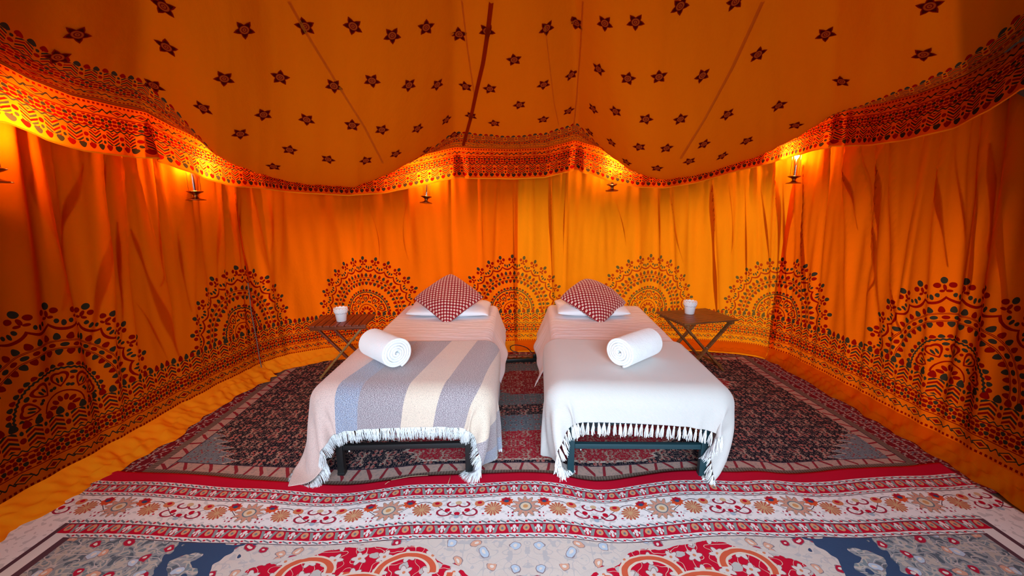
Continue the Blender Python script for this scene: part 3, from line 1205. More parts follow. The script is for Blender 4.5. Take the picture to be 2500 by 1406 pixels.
def f_field(u, v):
    """field of the front rug; v measured back towards the camera from the rug's far edge"""
    mcoord = fabs(u)
    n1 = noise(combine(mcoord, v), 7.0, 2.0)
    a = ma(mcoord, 1 / 0.52, -0.74 / 0.52)
    b = ma(v, 1 / 0.30, -0.80 / 0.30)
    lobes = ma(E.m('COSINE', E.m('ARCTAN2', b, a) * 9.0), 0.10, ma(n1, 0.5, 0.80))
    d = ma(a, a, b * b) / lobes
    red = d < 1.0
    wu = ma(noise(combine(mcoord, v), 16.0, 2.0), 0.045, mcoord)
    wv = ma(noise(combine(v, mcoord), 16.0, 2.0), 0.045, v)
    vor, vc = voro(combine(wu, wv), 14.0, 0.8)
    vine = noise(combine(mcoord, v), 21.0, 0.0)
    far_ = noise(combine(wu, wv), 24.0, 1.0)
    cart = mix(ma(n1, 0.5, mcoord) > 1.60, (0.62, 0.55, 0.50, 1), ramp(far_, [(0.0, (0.10, 0.13, 0.16, 1)), (0.40, (0.26, 0.29, 0.31, 1)), (0.52, (0.46, 0.42, 0.37, 1)), (0.62, (0.19, 0.25, 0.28, 1))]))
    cart = mix(near(vine, 0.5, 0.020), cart, (0.50, 0.47, 0.46, 1))
    cart = mix((far_ > 0.60) * (mcoord < 1.3), cart, (0.48, 0.46, 0.46, 1))
    petal = vor < 0.30
    cart = mix(petal * (vc > 0.60), cart, (0.66, 0.36, 0.25, 1))
    cart = mix(petal * (vc > 0.80), cart, (0.42, 0.01, 0.04, 1))
    cart = mix(petal * (vc < 0.18), cart, (0.45, 0.56, 0.68, 1))
    cart = mix(near(vor, 0.30, 0.022) * fmax(vc > 0.60, vc < 0.18), cart, (0.25, 0.20, 0.22, 1))
    cart = mix((vor < 0.11) * fmax(vc > 0.60, vc < 0.18), cart, (0.72, 0.66, 0.60, 1))
    blue = near(mcoord + n1 * 0.5, 1.72, 0.14) * (n1 > 0.45)
    cart = mix(blue, cart, G_BLUE)
    # white and peach blossoms with petals over the red
    cu, cv = ping(mcoord - 0.05, 0.105) - 0.0525, ping(v - 0.02, 0.085) - 0.0425
    r = E.m('SQRT', ma(cu, cu, cv * cv))
    th = E.m('ARCTAN2', cv, cu)
    fr = r - ma(E.m('COSINE', th * 5.0), 0.008, 0.0290)
    g = mix(near(vine, 0.5, 0.013), G_RED, (0.66, 0.54, 0.45, 1))
    g = mix((vor < 0.27) * (vc > 0.5), g, (0.46, 0.44, 0.42, 1))
    g = mix(fr < 0.0, g, (0.64, 0.57, 0.54, 1))
    g = mix(near(fr, 0.0, 0.0016), g, (0.26, 0.10, 0.10, 1))
    g = mix(r < 0.007, g, (0.60, 0.20, 0.10, 1))
    # large scrolling arabesques
    for cx, cy, ra, lo, hi in ((0.50, 0.66, 0.135, -0.05, 9), (0.92, 0.64, 0.12, -0.04, 9), (0.70, 0.80, 0.19, -0.02, 9)):
        a_, b_ = mcoord - cx, v - cy
        r = E.m('SQRT', ma(a_, a_, b_ * b_ * 1.6)) - ma(E.m('ARCTAN2', b_, a_), 0.012, ra)
        k = fabs(r)
        c2 = b_ < -lo
        g = mix((k < 0.024) * c2, g, (0.68, 0.56, 0.46, 1))
        g = mix((k < 0.013) * c2, g, (0.58, 0.10, 0.045, 1))
    c = mix(red, cart, g)
    return mix(near(d, 1.0, 0.06), c, (0.58, 0.52, 0.48, 1))


def row(yv):        # distance from the rug's far edge for a line seen at that photo row
    return 2.105 + 0.03 - at_z(1250, yv, 0.02).y


R0 = [0.0, row(1181), row(1190), row(1209), row(1216), row(1272), row(1284), row(1308), row(1318)]
Y0 = [0.0] + [r for r in R0[1:]]
BM = [rug_mat('rug_red_edge', f_red), rug_mat('rug_outer_guard', f_guard(Y0[1], Y0[2])), rug_mat('rug_red_border', f_redborder(Y0[2], Y0[3])),
      rug_mat('rug_second_guard', f_guard(Y0[3], Y0[4])), rug_mat('rug_cream_border', f_main(Y0[4], Y0[5])), rug_mat('rug_third_guard', f_guard(Y0[5], Y0[6])),
      rug_mat('rug_inner_red_border', f_redborder(Y0[6], Y0[7])), rug_mat('rug_inner_guard', f_guard(Y0[7], Y0[8])), rug_mat('rug_field', f_field)]


def keep_inside(P, gap=0.04):
    """a rug stops (is folded short) where it meets the tent wall"""
    F = P.reshape(-1, 3)
    c = np.array([0.1, 1.5])
    for a in range(0, len(F), 4000):
        q = F[a:a + 4000, :2]
        d = ((q[:, None] - W[None]) ** 2).sum(-1)
        k = d.argmin(1)
        inner = ((q - W[k]) * WN[k]).sum(1)
        bad = inner < gap
        q[bad] = (W[k] + WN[k] * gap)[bad]
    return P


def build_front_rug():
    cx = 0.073
    hw = 2.24
    xs = np.linspace(-2.44, 2.56, 420)
    lines = [0.0]
    mat_of = []
    for k in range(len(Y0) - 1):
        n = max(2, int((Y0[k + 1] - Y0[k]) / 0.012))
        lines += list(np.linspace(Y0[k], Y0[k + 1], n + 1)[1:])
        mat_of += [k] * n
    n = 50
    lines += list(np.linspace(Y0[-1], 2.9, n + 1)[1:])
    mat_of += [8] * n
    lines = np.array(lines)
    P = np.zeros((len(xs), len(lines), 3))
    UV = np.zeros((len(xs), len(lines), 2))
    e = rug_edge(xs)
    for j, l in enumerate(lines):
        f = math.exp(-l / 0.55)
        y = 2.135 - l + e * f
        P[:, j, 0] = xs
        P[:, j, 1] = y
        P[:, j, 2] = 0.030 + 0.006 * f * np.sin(xs * 9 + 0.8 * math.sin(l * 9)) * min(1, l * 8 + 0.3)
        UV[:, j, 0] = xs - cx
        UV[:, j, 1] = l
    P = keep_inside(P)
    mi = np.repeat(np.array(mat_of)[None], len(xs) - 1, 0)
    # mitred side borders: past the corner line the bands run down the side
    side = hw - np.abs((xs[:-1] + xs[1:]) / 2 - cx)          # distance from the rug's side edge (plus the width out of sight)
    for j in range(len(mat_of)):
        l = (lines[j] + lines[j + 1]) / 2
        for i in range(len(xs) - 1):
            sd = side[i] + Y0[8] - 0.115
            if sd < l and sd < Y0[8] and l > Y0[4]:
                k = 0
                while k < 8 and Y0[k + 1] < sd:
                    k += 1
                mi[i, j] = max(k, 5) if k > 4 else 4
    me = grid_mesh('patterned_rug', P, UV, mi, flip=True)
    o = put('patterned_rug', me, BM)
    so = o.modifiers.new('thick', 'SOLIDIFY')
    so.thickness = 0.009
    so.offset = -1
    return o


rug_a = build_front_rug()
tag(rug_a, 'red and cream floral rug in the foreground with striped flower borders, overlapping the darker rug', 'rug')

# darker rug under the beds
BX0, BX1, BY0, BY1 = -2.11, 2.38, 2.185, 4.05
BCX, BCY = 0.135, 3.42


def floral(u, v, ground, cols, sc=34.0):
    mu, mv = ping(u, 0.17), ping(v, 0.13)
    vec = combine(mu, mv)
    d, c = voro(vec, sc, 0.9)
    n = noise(vec, sc * 1.9, 1.0)
    o = mix((d < 0.46) * (n > 0.40), ground, cols[0])
    o = mix((d < 0.40) * (c > 0.62), o, cols[1])
    o = mix((d < 0.16), o, cols[2])
    return mix(near(n, 0.5, 0.022), o, cols[3])


TAN, ROSE, WINE = (0.40, 0.25, 0.20, 1), (0.36, 0.15, 0.13, 1), (0.30, 0.012, 0.02, 1)


def f_bfield(u, v):
    ax, ay = fabs(u - BCX), fabs(v - BCY)
    zz = (ping(ay, 0.032) - 0.016) * 2.2
    hexd = fmax(ay, ma(ay, 0.55, ax * 0.62))          # hexagon
    hz = fmax(ay, ma(ay, 0.62, ax * 0.62) + zz * 0.5)
    g = ramp(hz, [(0.0, (0.24, 0.006, 0.012, 1)), (0.24, (0.13, 0.16, 0.17, 1)), (0.42, (0.014, 0.014, 0.022, 1)), (0.58, (0.13, 0.17, 0.20, 1)), (0.80, (0.33, 0.008, 0.022, 1))])
    outer = hz > 1.125
    g = mix(outer, g, (0.008, 0.009, 0.018, 1))
    g = mix(near(hz, 1.125, 0.008), g, (0.55, 0.42, 0.36, 1))
    corner = ax * 1.0 + ay * 1.0
    cz = corner + (ping(ay, 0.032) - 0.016) * 3.4
    g = mix(cz > 2.98, g, (0.17, 0.21, 0.25, 1))
    g = mix(near(cz, 2.98, 0.010), g, (0.55, 0.45, 0.38, 1))
    mu, mv = ping(u, 0.17), ping(v, 0.13)
    vec = combine(mu, mv)
    d, c = voro(vec, 24.0, 0.9)
    n = noise(vec, 55.0, 1.0)
    m1 = (d < 0.43) * (n > 0.485)
    greyzone = fmax(cz > 2.98, near(hz, 0.33, 0.09), near(hz, 0.69, 0.11))
    flc = mix(c > 0.6, TAN, ROSE)
    flc = mix(greyzone, flc, (0.22, 0.23, 0.24, 1))
    g = mix(m1, g, flc)
    g = mix(d < 0.14, g, (0.30, 0.03, 0.03, 1))
    return mix(near(n, 0.5, 0.020), g, mix(greyzone, (0.26, 0.17, 0.14, 1), (0.07, 0.08, 0.10, 1)))


def f_bpink(u, v):
    c = mix(noise(combine(u, v), 60.0, 1.0) > 0.55, (0.46, 0.30, 0.25, 1), (0.36, 0.26, 0.23, 1))
    f = fract(u * (1 / 0.16))
    seg_ = near(f - v * 1.2, 0.35, 0.05) + near(f + v * 5.0, 0.85, 0.07)
    c = mix(seg_, c, (0.25, 0.02, 0.03, 1))
    return mix(fabs(v) > 0.034, c, (0.05, 0.03, 0.05, 1))


def f_bguard(u, v):
    return mix(fract(u * 60.0) < 0.4, (0.20, 0.14, 0.11, 1), (0.11, 0.07, 0.06, 1))


def f_bred(u, v):
    d, c = voro(combine(ping(u, 0.12), ping(v, 0.09)), 18.0, 0.9)
    n = noise(combine(ping(u, 0.12), ping(v, 0.09)), 40.0, 1.0)
    g = mix((n > 0.52) * (d < 0.5), (0.17, 0.008, 0.016, 1), (0.40, 0.30, 0.28, 1))
    return mix((d < 0.12), g, (0.12, 0.14, 0.17, 1))


M_BF, M_BP, M_BG, M_BR = (rug_mat('old_rug_field', f_bfield), rug_mat('old_rug_pink_border', f_bpink), rug_mat('old_rug_guard', f_bguard),
                          rug_mat('old_rug_outer_border', f_bred))


def dense(stops, step):
    o, tag_ = [stops[0][0]], []
    for (a, k), (b, _) in zip(stops[:-1], stops[1:]):
        n = max(1, int(abs(b - a) / step))
        o += list(np.linspace(a, b, n + 1)[1:])
        tag_ += [k] * n
    return np.array(o), tag_


def build_back_rug():
    g, r = 0.075, 0.045
    xs, xt = dense([(BX0 - 0.34, 3), (BX0 - r, 2), (BX0, 1), (BX0 + g, 0), (BX1 - g, 1), (BX1, 2), (BX1 + r, 3), (BX1 + 0.32, 3)], 0.016)
    ys, yt = dense([(BY0 - 0.30, 3), (BY0 - r, 2), (BY0, 1), (BY0 + g, 0), (BY1 - g, 1), (BY1, 2), (BY1 + r, 3), (BY1 + 0.13, 3)], 0.02)
    n, m = len(xs), len(ys)
    P = np.zeros((n, m, 3))
    e = rug_edge(xs)
    for j, y in enumerate(ys):
        f = math.exp(-max(0, y - BY0) / 0.20)
        P[:, j, 0] = xs + 0.015 * math.sin(y * 3)
        P[:, j, 1] = y + e * f + 0.012 * np.sin(xs * 5) * (1 - f)
        P[:, j, 2] = 0.008 + 0.003 * np.sin(xs * 7 + y * 2)
    P = keep_inside(P)
    # one UV vertex grid is not enough where borders run along x and y, so faces get their own
    idx = np.arange(n * m).reshape(n, m)
    me = grid_mesh('dark_rug', P, np.zeros((n, m, 2)), None, flip=True)
    mi = np.zeros((n - 1, m - 1), int)
    uvs = np.zeros((n - 1, m - 1, 4, 2))
    X, Y = np.meshgrid(xs, ys, indexing='ij')
    cor = [(0, 1), (1, 1), (1, 0), (0, 0)]     # flipped winding of grid_mesh
    for i in range(n - 1):
        for j in range(m - 1):
            k = max(xt[i], yt[j])
            mi[i, j] = k
            for c, (a, b) in enumerate(cor):
                x, y = xs[i + a], ys[j + b]
                if k == 1:
                    if yt[j] == 1 and (xt[i] != 1):
                        yy = y - (BY0 + g / 2) if y < BCY else y - (BY1 - g / 2)
                        uvs[i, j, c] = (x, yy)
                    else:
                        xx = x - (BX0 + g / 2) if x < 0 else x - (BX1 - g / 2)
                        uvs[i, j, c] = (y, xx)
                elif k == 2 and xt[i] == 2:
                    uvs[i, j, c] = (y, x)
                else:
                    uvs[i, j, c] = (x, y)
    me.polygons.foreach_set('material_index', mi.reshape(-1).astype(np.int32))
    me.uv_layers['fabric'].data.foreach_set('uv', uvs.reshape(-1).astype(np.float32))
    o = put('patterned_rug', me, [M_BF, M_BP, M_BG, M_BR])
    so = o.modifiers.new('thick', 'SOLIDIFY')
    so.thickness = 0.007
    so.offset = -1
    return o


rug_b = build_back_rug()
tag(rug_b, 'dark patterned rug with stepped red medallion lying under the two beds', 'rug')

# ------------------------------------------------------------------ beds
M_BLACK = simple('black_painted_steel', (0.008, 0.009, 0.010, 1), rough=0.45)
M_TEAL = simple('dark_green_painted_steel', (0.010, 0.045, 0.058, 1), rough=0.45)
M_STEEL = simple('bright_steel', (0.6, 0.6, 0.6, 1), rough=0.3, metal=1.0)
M_TICK = simple('mattress_ticking', (0.75, 0.74, 0.73, 1), rough=0.9)
TOPZ = 0.55
BEDS = [dict(foot=(-0.615, 2.15), head=(-0.60, 4.0), mat=M_BLACK, leg=.368), dict(foot=(0.712, 2.15), head=(0.815, 4.0), mat=M_TEAL, leg=.372)]
HW = 0.455


def make_bed(b, label):
    fx, fy = b['foot']
    hx, hy = b['head']
    L = math.hypot(hx - fx, hy - fy)
    rz = math.atan2(hy - fy, hx - fx) - PI / 2
    b['L'], b['rz'] = L, rz
    b['M'] = Matrix.Translation((fx, fy, 0)) @ Matrix.Rotation(rz, 4, 'Z')
    root = empty('bed', (fx, fy, 0), rz)
    tag(root, label, 'bed')
    lg = b['leg']
    for sx in (-1, 1):
        for y in (0.0, L - 0.10):
            bm = bmesh.new()
            bm_box(bm, (sx * lg, y, 0.19), (0.038, 0.038, 0.345), None, 0.004)
            from_bm('leg', bm, b['mat'], root, True, 30)
            bm = bmesh.new()
            bm_box(bm, (sx * lg, y, 0.021), (0.042, 0.042, 0.022), None, 0.004)
            from_bm('foot_cap', bm, b['mat'], root, True, 30)
    for y in (0.0, L - 0.10):
        bm = bmesh.new()
        bm_bar(bm, (-lg + .02, y, 0.185), (lg - .02, y, 0.205), 0.03, 0.03, 0.003)
        from_bm('crossbar', bm, b['mat'], root, True, 30)
        bm = bmesh.new()
        bm_bar(bm, (-lg - .02, y, 0.348), (lg + .02, y, 0.348), 0.035, 0.03, 0.003)
        from_bm('rail', bm, b['mat'], root, True, 30)
    for sx in (-1, 1):
        bm = bmesh.new()
        bm_bar(bm, (sx * lg, 0.0, 0.348), (sx * lg, L - 0.1, 0.348), 0.03, 0.035, 0.003)
        from_bm('rail', bm, b['mat'], root, True, 30)
    bm = bmesh.new()
    bm_box(bm, (0, L / 2 - 0.01, (TOPZ + 0.37) / 2 - 0.01), (2 * HW - 0.02, L - 0.03, TOPZ - 0.37 - 0.02), None, 0.045)
    from_bm('mattress', bm, M_TICK, root, True, 40)
    bm = bmesh.new()
    bm_tube(bm, [(-lg + .055, -0.008, 0.170), (-lg + .055, -0.008, 0.155)], 0.009, 8)
    from_bm('bolt', bm, M_STEEL, root)
    return root


make_bed(BEDS[0], 'single bed with black steel frame under the striped throw')
make_bed(BEDS[1], 'single bed with dark green steel frame under the plain cream throw')


# ---- cloth draped over a rounded box
def drape(P, rest_a, rest_b, lo, hi, rad, steps, floor_z=0.032, fric=0.5, iters=18, wind=None):
    """small position based cloth; P (n, m, 3), the box in the same local space"""
    P = P.copy()
    V = np.zeros_like(P)
    c = (np.array(lo) + np.array(hi)) / 2
    h = (np.array(hi) - np.array(lo)) / 2 - rad
    dt = 1 / 60
    diag = math.hypot(rest_a, rest_b)

    def solve(A, B, L, k=1.0):
        d = B - A
        l = np.sqrt((d * d).sum(-1, keepdims=True)) + 1e-9
        e = d * (0.5 * k * (l - L) / l)
        A += e
        B -= e

    for st in range(steps):
        V *= 0.97
        V[..., 2] -= 9.8 * dt
        Q = P.copy()
        P += V * dt
        for it in range(iters):
            for o in (0, 1):
                n2 = (P.shape[0] - o) // 2
                solve(P[o:o + 2 * n2:2], P[o + 1:o + 1 + 2 * n2:2], rest_a)
                m2 = (P.shape[1] - o) // 2
                solve(P[:, o:o + 2 * m2:2], P[:, o + 1:o + 1 + 2 * m2:2], rest_b)
            if it % 2 == 0:
                for o in (0, 1):
                    n2 = (P.shape[0] - o) // 2
                    solve(P[o:o + 2 * n2:2, :-1], P[o + 1:o + 1 + 2 * n2:2, 1:], diag, 0.5)
                    solve(P[o:o + 2 * n2:2, 1:], P[o + 1:o + 1 + 2 * n2:2, :-1], diag, 0.5)
            # collision with the box and the floor
            q = P - c
            aq = np.abs(q) - h
            mx = np.maximum(aq, 0)
            ln = np.sqrt((mx * mx).sum(-1)) + 1e-9
            inside = (aq.max(-1) < 0)
            dist = np.where(inside, aq.max(-1), ln) - rad
            nrm = mx / ln[..., None] * np.sign(q)
            k = aq.argmax(-1)
            ni = np.zeros_like(q)
            np.put_along_axis(ni, k[..., None], np.take_along_axis(np.sign(q), k[..., None], -1), -1)
            nrm = np.where(inside[..., None], ni, nrm)
            pen = np.where(dist < 0, -dist, 0)
            P += nrm * pen[..., None]
            touch = (pen > 0)[..., None]
            mv = P - Q
            tan = mv - nrm * (mv * nrm).sum(-1, keepdims=True)
            P -= np.where(touch, tan * fric, 0)
            P[..., 2] = np.maximum(P[..., 2], floor_z)
        for k, (sl_a, sl_b, L) in enumerate(((np.s_[:-3], np.s_[3:], 3 * rest_a),)):
            pass
        # mild bending
        lap = np.zeros_like(P)
        lap[1:-1] += P[2:] + P[:-2] - 2 * P[1:-1]
        lap[:, 1:-1] += P[:, 2:] + P[:, :-2] - 2 * P[:, 1:-1]
        P += lap * 0.12
        V = (P - Q) / dt
        sp = np.sqrt((V * V).sum(-1, keepdims=True))
        V *= np.minimum(1, 2.5 / (sp + 1e-6))
    return P


def smooth_grid(P, k=2):
    for _ in range(k):
        A = np.zeros((P.shape[0] * 2 - 1, P.shape[1], 3))
        A[::2] = P
        pp = np.concatenate([2 * P[:1] - P[1:2], P, 2 * P[-1:] - P[-2:-1]], 0)
        A[1::2] = (-pp[:-3] + 9 * pp[1:-2] + 9 * pp[2:-1] - pp[3:]) / 16
        P = A
        B = np.zeros((P.shape[0], P.shape[1] * 2 - 1, 3))
        B[:, ::2] = P
        pp = np.concatenate([2 * P[:, :1] - P[:, 1:2], P, 2 * P[:, -1:] - P[:, -2:-1]], 1)
        B[:, 1::2] = (-pp[:, :-3] + 9 * pp[:, 1:-2] + 9 * pp[:, 2:-1] - pp[:, 3:]) / 16
        P = B
    return P


def xform(P, M):
    A = np.array(M)
    return P @ A[:3, :3].T + A[:3, 3]


def uv_grid(n, m, w, l):
    a, b = np.meshgrid(np.linspace(-w / 2, w / 2, n), np.linspace(0, l, m), indexing='ij')
    return np.stack([a, b], -1)


# sheets: fitted over the top, hanging at the sides
def m_sheet():
    m = new_mat('white_cotton_sheet')
    u, v = coord_uv()
    n1 = noise(combine(u * 1.2, v * 7.0), 3.2, 3.0, 0.55)
    n2 = noise(combine(ma(v, 0.6, u), v * 4.0), 9.0, 2.0)
    h = ma(n1, 1.0, n2 * 0.25)
    out(principled((0.80, 0.76, 0.80, 1), 0.75, nrm=bump(h, 0.45, 0.025), spec=0.2, sheen=0.2))
    return m


M_SHEET = m_sheet()


def make_sheet(b, drop_l, drop_r, y0, label, hump):
    L = b['L']
    n, m = 120, 110
    r = 0.055
    zt = TOPZ + 0.006
    flat = HW + 0.008 - r
    quarter = r * PI / 2
    P = np.zeros((n, m, 3))
    UV = np.zeros((n, m, 2))
    A = np.linspace(-(flat + quarter + drop_l), flat + quarter + drop_r, n)
    Y = np.linspace(y0, L + 0.03, m)
    for i, a in enumerate(A):
        sg_ = 1 if a > 0 else -1
        t = abs(a)
        if t < flat:
            x, z, out_, e = a, zt, 0, 0
        elif t < flat + quarter:
            an = (t - flat) / r
            x, z, e = sg_ * (flat + r * math.sin(an)), zt - r + r * math.cos(an), 0
        else:
            e = t - flat - quarter
            x, z = sg_ * (flat + r + e * 0.36), zt - r - e * 0.93
        hem = e / 0.25
        rip = hem * (0.016 * np.sin(Y * 6 + sg_) + 0.007 * np.sin(Y * 15 + 2 * sg_))
        P[i, :, 0] = x + sg_ * (rip + 0.010 * hem) + 0 * Y
        P[i, :, 1] = Y
        w = 0.0024 * (1 - hem * 0.5) * np.maximum(0, np.sin(Y * 19 + 6 * np.sin(Y * 2.3) + 1.3 * np.sin(a * 4 + 1) + 2.2 * np.sin(a * 1.7)) - 0.1) ** 2
        P[i, :, 2] = z + w - 0.10 * hem * hump(Y) * 0
        UV[i, :, 0] = a
        UV[i, :, 1] = Y
    P = xform(P, b['M'])
    o = put('bed_sheet', grid_mesh('bed_sheet', P, UV), M_SHEET)
    so = o.modifiers.new('thick', 'SOLIDIFY')
    so.thickness = 0.0015
    so.offset = 1
    tag(o, label, 'sheet', 'bed sheets')
    return o


make_sheet(BEDS[0], 0.20, 0.22, 0.62, 'white sheet spread on the bed with the striped throw', lambda y: 0 * y)
make_sheet(BEDS[1], 0.27, 0.16, 0.62, 'white sheet spread on the bed with the plain cream throw', lambda y: 0 * y)


def m_stripe():
    m = new_mat('striped_wool')
    u, v = coord_uv()
    s = ma(v, -0.20, u)                     # the stripes run slantwise over the bed
    s = ma(s, 1.0, 0.86)
    c_pink, c_blue, c_mauve, c_cream = (0.68, 0.49, 0.44, 1), (0.36, 0.44, 0.62, 1), (0.44, 0.35, 0.37, 1), (0.70, 0.56, 0.45, 1)
    k = ma(s, 0.5, 0.0)
    st = [(0.0, c_pink)]
    pos = 0.0
    for x, c in ((0.50, c_blue), (0.62, c_mauve), (0.86, c_cream), (1.04, c_mauve), (1.22, c_cream), (1.44, c_mauve), (1.62, c_blue)):
        st.append((min(0.99, x * 0.5), c))
    fleck = noise(combine(u * 1.0, v * 2.2), 260.0, 1.0)
    base = ramp(k, st)
    isgrey = ramp(k, [(p, (1, 1, 1, 1) if (c is c_blue or c is c_mauve) else (0.0, 0.0, 0.0, 1)) for p, c in st])
    sp = E.t.nodes.new('ShaderNodeSeparateColor')
    E.t.links.new(isgrey, sp.inputs[0])
    g = E(sp.outputs[0])
    thr = ma(g, -0.13, 0.645)
    c = mix(fleck > thr, base, (0.11, 0.09, 0.11, 1))
    c = mix((fleck < 0.40) * g, c, (0.72, 0.68, 0.68, 1))
    weft = sin(v * 900.0)
    out(principled(c, 0.9, nrm=bump(ma(weft, 0.3, fleck), 0.35, 0.004), spec=0.1, sheen=0.4))
    return m


def m_twill():
    m = new_mat('cream_twill_wool')
    u, v = coord_uv()
    w = sin((u + v) * 760.0)
    n = noise(combine(u, v), 5.0, 3.0)
    c = mix(n, (0.66, 0.63, 0.61, 1), (0.60, 0.57, 0.55, 1))
    c = mix(ma(w, 0.12, 0.12), c, (0.50, 0.46, 0.44, 1))
    out(principled(c, 0.9, nrm=bump(w, 0.25, 0.002), spec=0.1, sheen=0.3))
    return m


def m_fringe():
    m = new_mat('white_fringe_yarn')
    out(principled((0.84, 0.86, 0.88, 1), 0.9, spec=0.1, sheen=0.3))
    return m


M_STRIPE, M_TWILL, M_FRINGE = m_stripe(), m_twill(), m_fringe()
LO = (-HW, 0.0 - 0.03, 0.30)


def throw(b, W_, L_, y_front, shift, steps, seed, rot=0.0, ripple=0.012):
    """W_ across the bed, L_ along it; y_front: local y of the hem if the cloth lay flat (negative: hangs over the foot)"""
    step = 0.025
    n, m = int(W_ / step) + 1, int(L_ / step) + 1
    a = np.linspace(-W_ / 2, W_ / 2, n) + shift
    y = np.linspace(y_front, y_front + L_, m)
    A, Y = np.meshgrid(a, y, indexing='ij')
    cs, sn = math.cos(rot), math.sin(rot)
    cx, cy = shift, y_front + L_ / 2
    A2 = cx + (A - cx) * cs - (Y - cy) * sn
    Y2 = cy + (A - cx) * sn + (Y - cy) * cs
    rs = np.random.RandomState(seed)
    Z = TOPZ + 0.035 + 0.004 * rs.rand(n, m) + ripple * np.sin(A * 9 + seed) * np.sin(Y * 7 + 1)
    P = np.stack([A2, Y2, Z], -1)
    P = drape(P, W_ / (n - 1), L_ / (m - 1), (-HW - 0.065, -0.070, 0.28), (HW + 0.065, b['L'] + 0.5, TOPZ + 0.015), 0.11, steps)
    return P


def finish_throw(b, P, W_, L_, mat, name, label):
    Ps = smooth_grid(P, 1)
    Ps = xform(Ps, b['M'])
    o = put(name, grid_mesh(name, Ps, uv_grid(Ps.shape[0], Ps.shape[1], W_, L_)), mat)
    so = o.modifiers.new('thick', 'SOLIDIFY')
    so.thickness = 0.005
    so.offset = 1
    ss_ = o.modifiers.new('soft', 'SUBSURF')
    ss_.levels = ss_.render_levels = 1
    tag(o, label, 'throw', 'throws over the foot of the beds')
    return o, Ps


def fringe_strands(pts, dirs, length, per_m, rad, name, parent, mat, seed, spread=0.15):
    """hanging yarn along an edge: thin three-sided strands, joined as stuff"""
    rs = np.random.RandomState(seed)
    pts = np.array(pts)
    sl = np.concatenate([[0], np.cumsum(np.linalg.norm(np.diff(pts, axis=0), axis=1))])
    N = int(sl[-1] * per_m)
    s = np.sort(rs.rand(N)) * sl[-1]
    base = np.stack([np.interp(s, sl, pts[:, k]) for k in range(3)], -1)
    dr = np.stack([np.interp(s, sl, np.array(dirs)[:, k]) for k in range(3)], -1)
    tang = np.gradient(pts, axis=0)
    tg = np.stack([np.interp(s, sl, tang[:, k]) for k in range(3)], -1)
    tg /= np.linalg.norm(tg, axis=1)[:, None] + 1e-9
    vs, fs = [], []
    for i in range(N):
        d = dr[i] + rs.randn(3) * spread * 0.5 + tg[i] * rs.randn() * spread
        d /= np.linalg.norm(d)
        g = np.array([0, 0, -1.0])
        Ln = length * (0.75 + 0.35 * rs.rand())
        p = base[i]
        k0 = len(vs)
        for j in range(4):
            t = j / 3
            r = rad * (1 - 0.5 * t)
            q = p.copy()
            q[2] = max(q[2], 0.03)
            for a in (0, 2.09, 4.19):
                vs.append(q + np.array([math.cos(a), math.sin(a), 0]) * r)
            p = p + (d * (1 - t * 0.5) + g * (0.2 + t * 0.5)) * Ln / 3 / 1.05
        for j in range(3):
            for a in range(3):
                b2 = (a + 1) % 3
                fs.append((k0 + j * 3 + a, k0 + j * 3 + b2, k0 + j * 3 + 3 + b2, k0 + j * 3 + 3 + a))
    me = bpy.data.meshes.new(name)
    me.from_pydata([tuple(v) for v in vs], [], fs)
    o = put(name, me, mat, parent)
    o['kind'] = 'stuff'
    return o


def edge_dirs(P, row0, row1):
    d = row0 - row1
    d = d / (np.linalg.norm(d, axis=1)[:, None] + 1e-9)
    return d


# striped throw
W1, L1 = 1.84, 0.99
Pt = throw(BEDS[0], W1, L1, -0.235, -0.02, 160, 3, rot=0.035)
ot, Ps = finish_throw(BEDS[0], Pt, W1, L1, M_STRIPE, 'throw_blanket', 'pink, grey and cream striped wool throw with white fringe over the foot of a bed')
fringe_strands(Ps[:, 0], edge_dirs(Ps, Ps[:, 0], Ps[:, 2]), 0.062, 900, 0.0013, 'fringe', ot, M_FRINGE, 1)
fringe_strands(Ps[-1, :], edge_dirs(Ps, Ps[-1, :], Ps[-3, :]), 0.022, 700, 0.0009, 'side_fringe', ot, M_FRINGE, 2)
fringe_strands(Ps[0, :], edge_dirs(Ps, Ps[0, :], Ps[2, :]), 0.022, 700, 0.0009, 'side_fringe', ot, M_FRINGE, 4)

# plain throw with knotted tassels
W2, L2 = 1.84, 0.99
Pt = throw(BEDS[1], W2, L2, -0.215, 0.0, 160, 5, rot=-0.02)
o2, Ps = finish_throw(BEDS[1], Pt, W2, L2, M_TWILL, 'throw_blanket', 'plain cream twill throw with knotted white tassels over the foot of a bed')


def tassel_mesh(seed):
    rs = np.random.RandomState(seed)
    bm = bmesh.new()
    bmesh.ops.create_uvsphere(bm, u_segments=7, v_segments=5, radius=0.0062, matrix=Matrix.Translation((0, 0, -0.010)))
    bm_tube(bm, [(0, 0, 0.002), (0, 0, -0.008)], 0.0035, 5, False)
    for k in range(9):
        a = rs.rand() * 2 * PI
        r = 0.003 + 0.004 * rs.rand()
        x, y = math.cos(a) * r, math.sin(a) * r
        L = 0.066 + 0.018 * rs.rand()
        pts = [(x * 0.6, y * 0.6, -0.012), (x * 1.4, y * 1.4, -0.030), (x * 1.7 + rs.randn() * 0.002, y * 1.7, -0.05), (x * 2.1 + rs.randn() * 0.003, y * 2.0, -L)]
        bm_tube(bm, pts, [0.0022, 0.0026, 0.0024, 0.0016], 4, False)
    me = bpy.data.meshes.new('tassel')
    bm.to_mesh(me)
    bm.free()
    me.materials.append(M_FRINGE)
    me.shade_smooth()
    return me


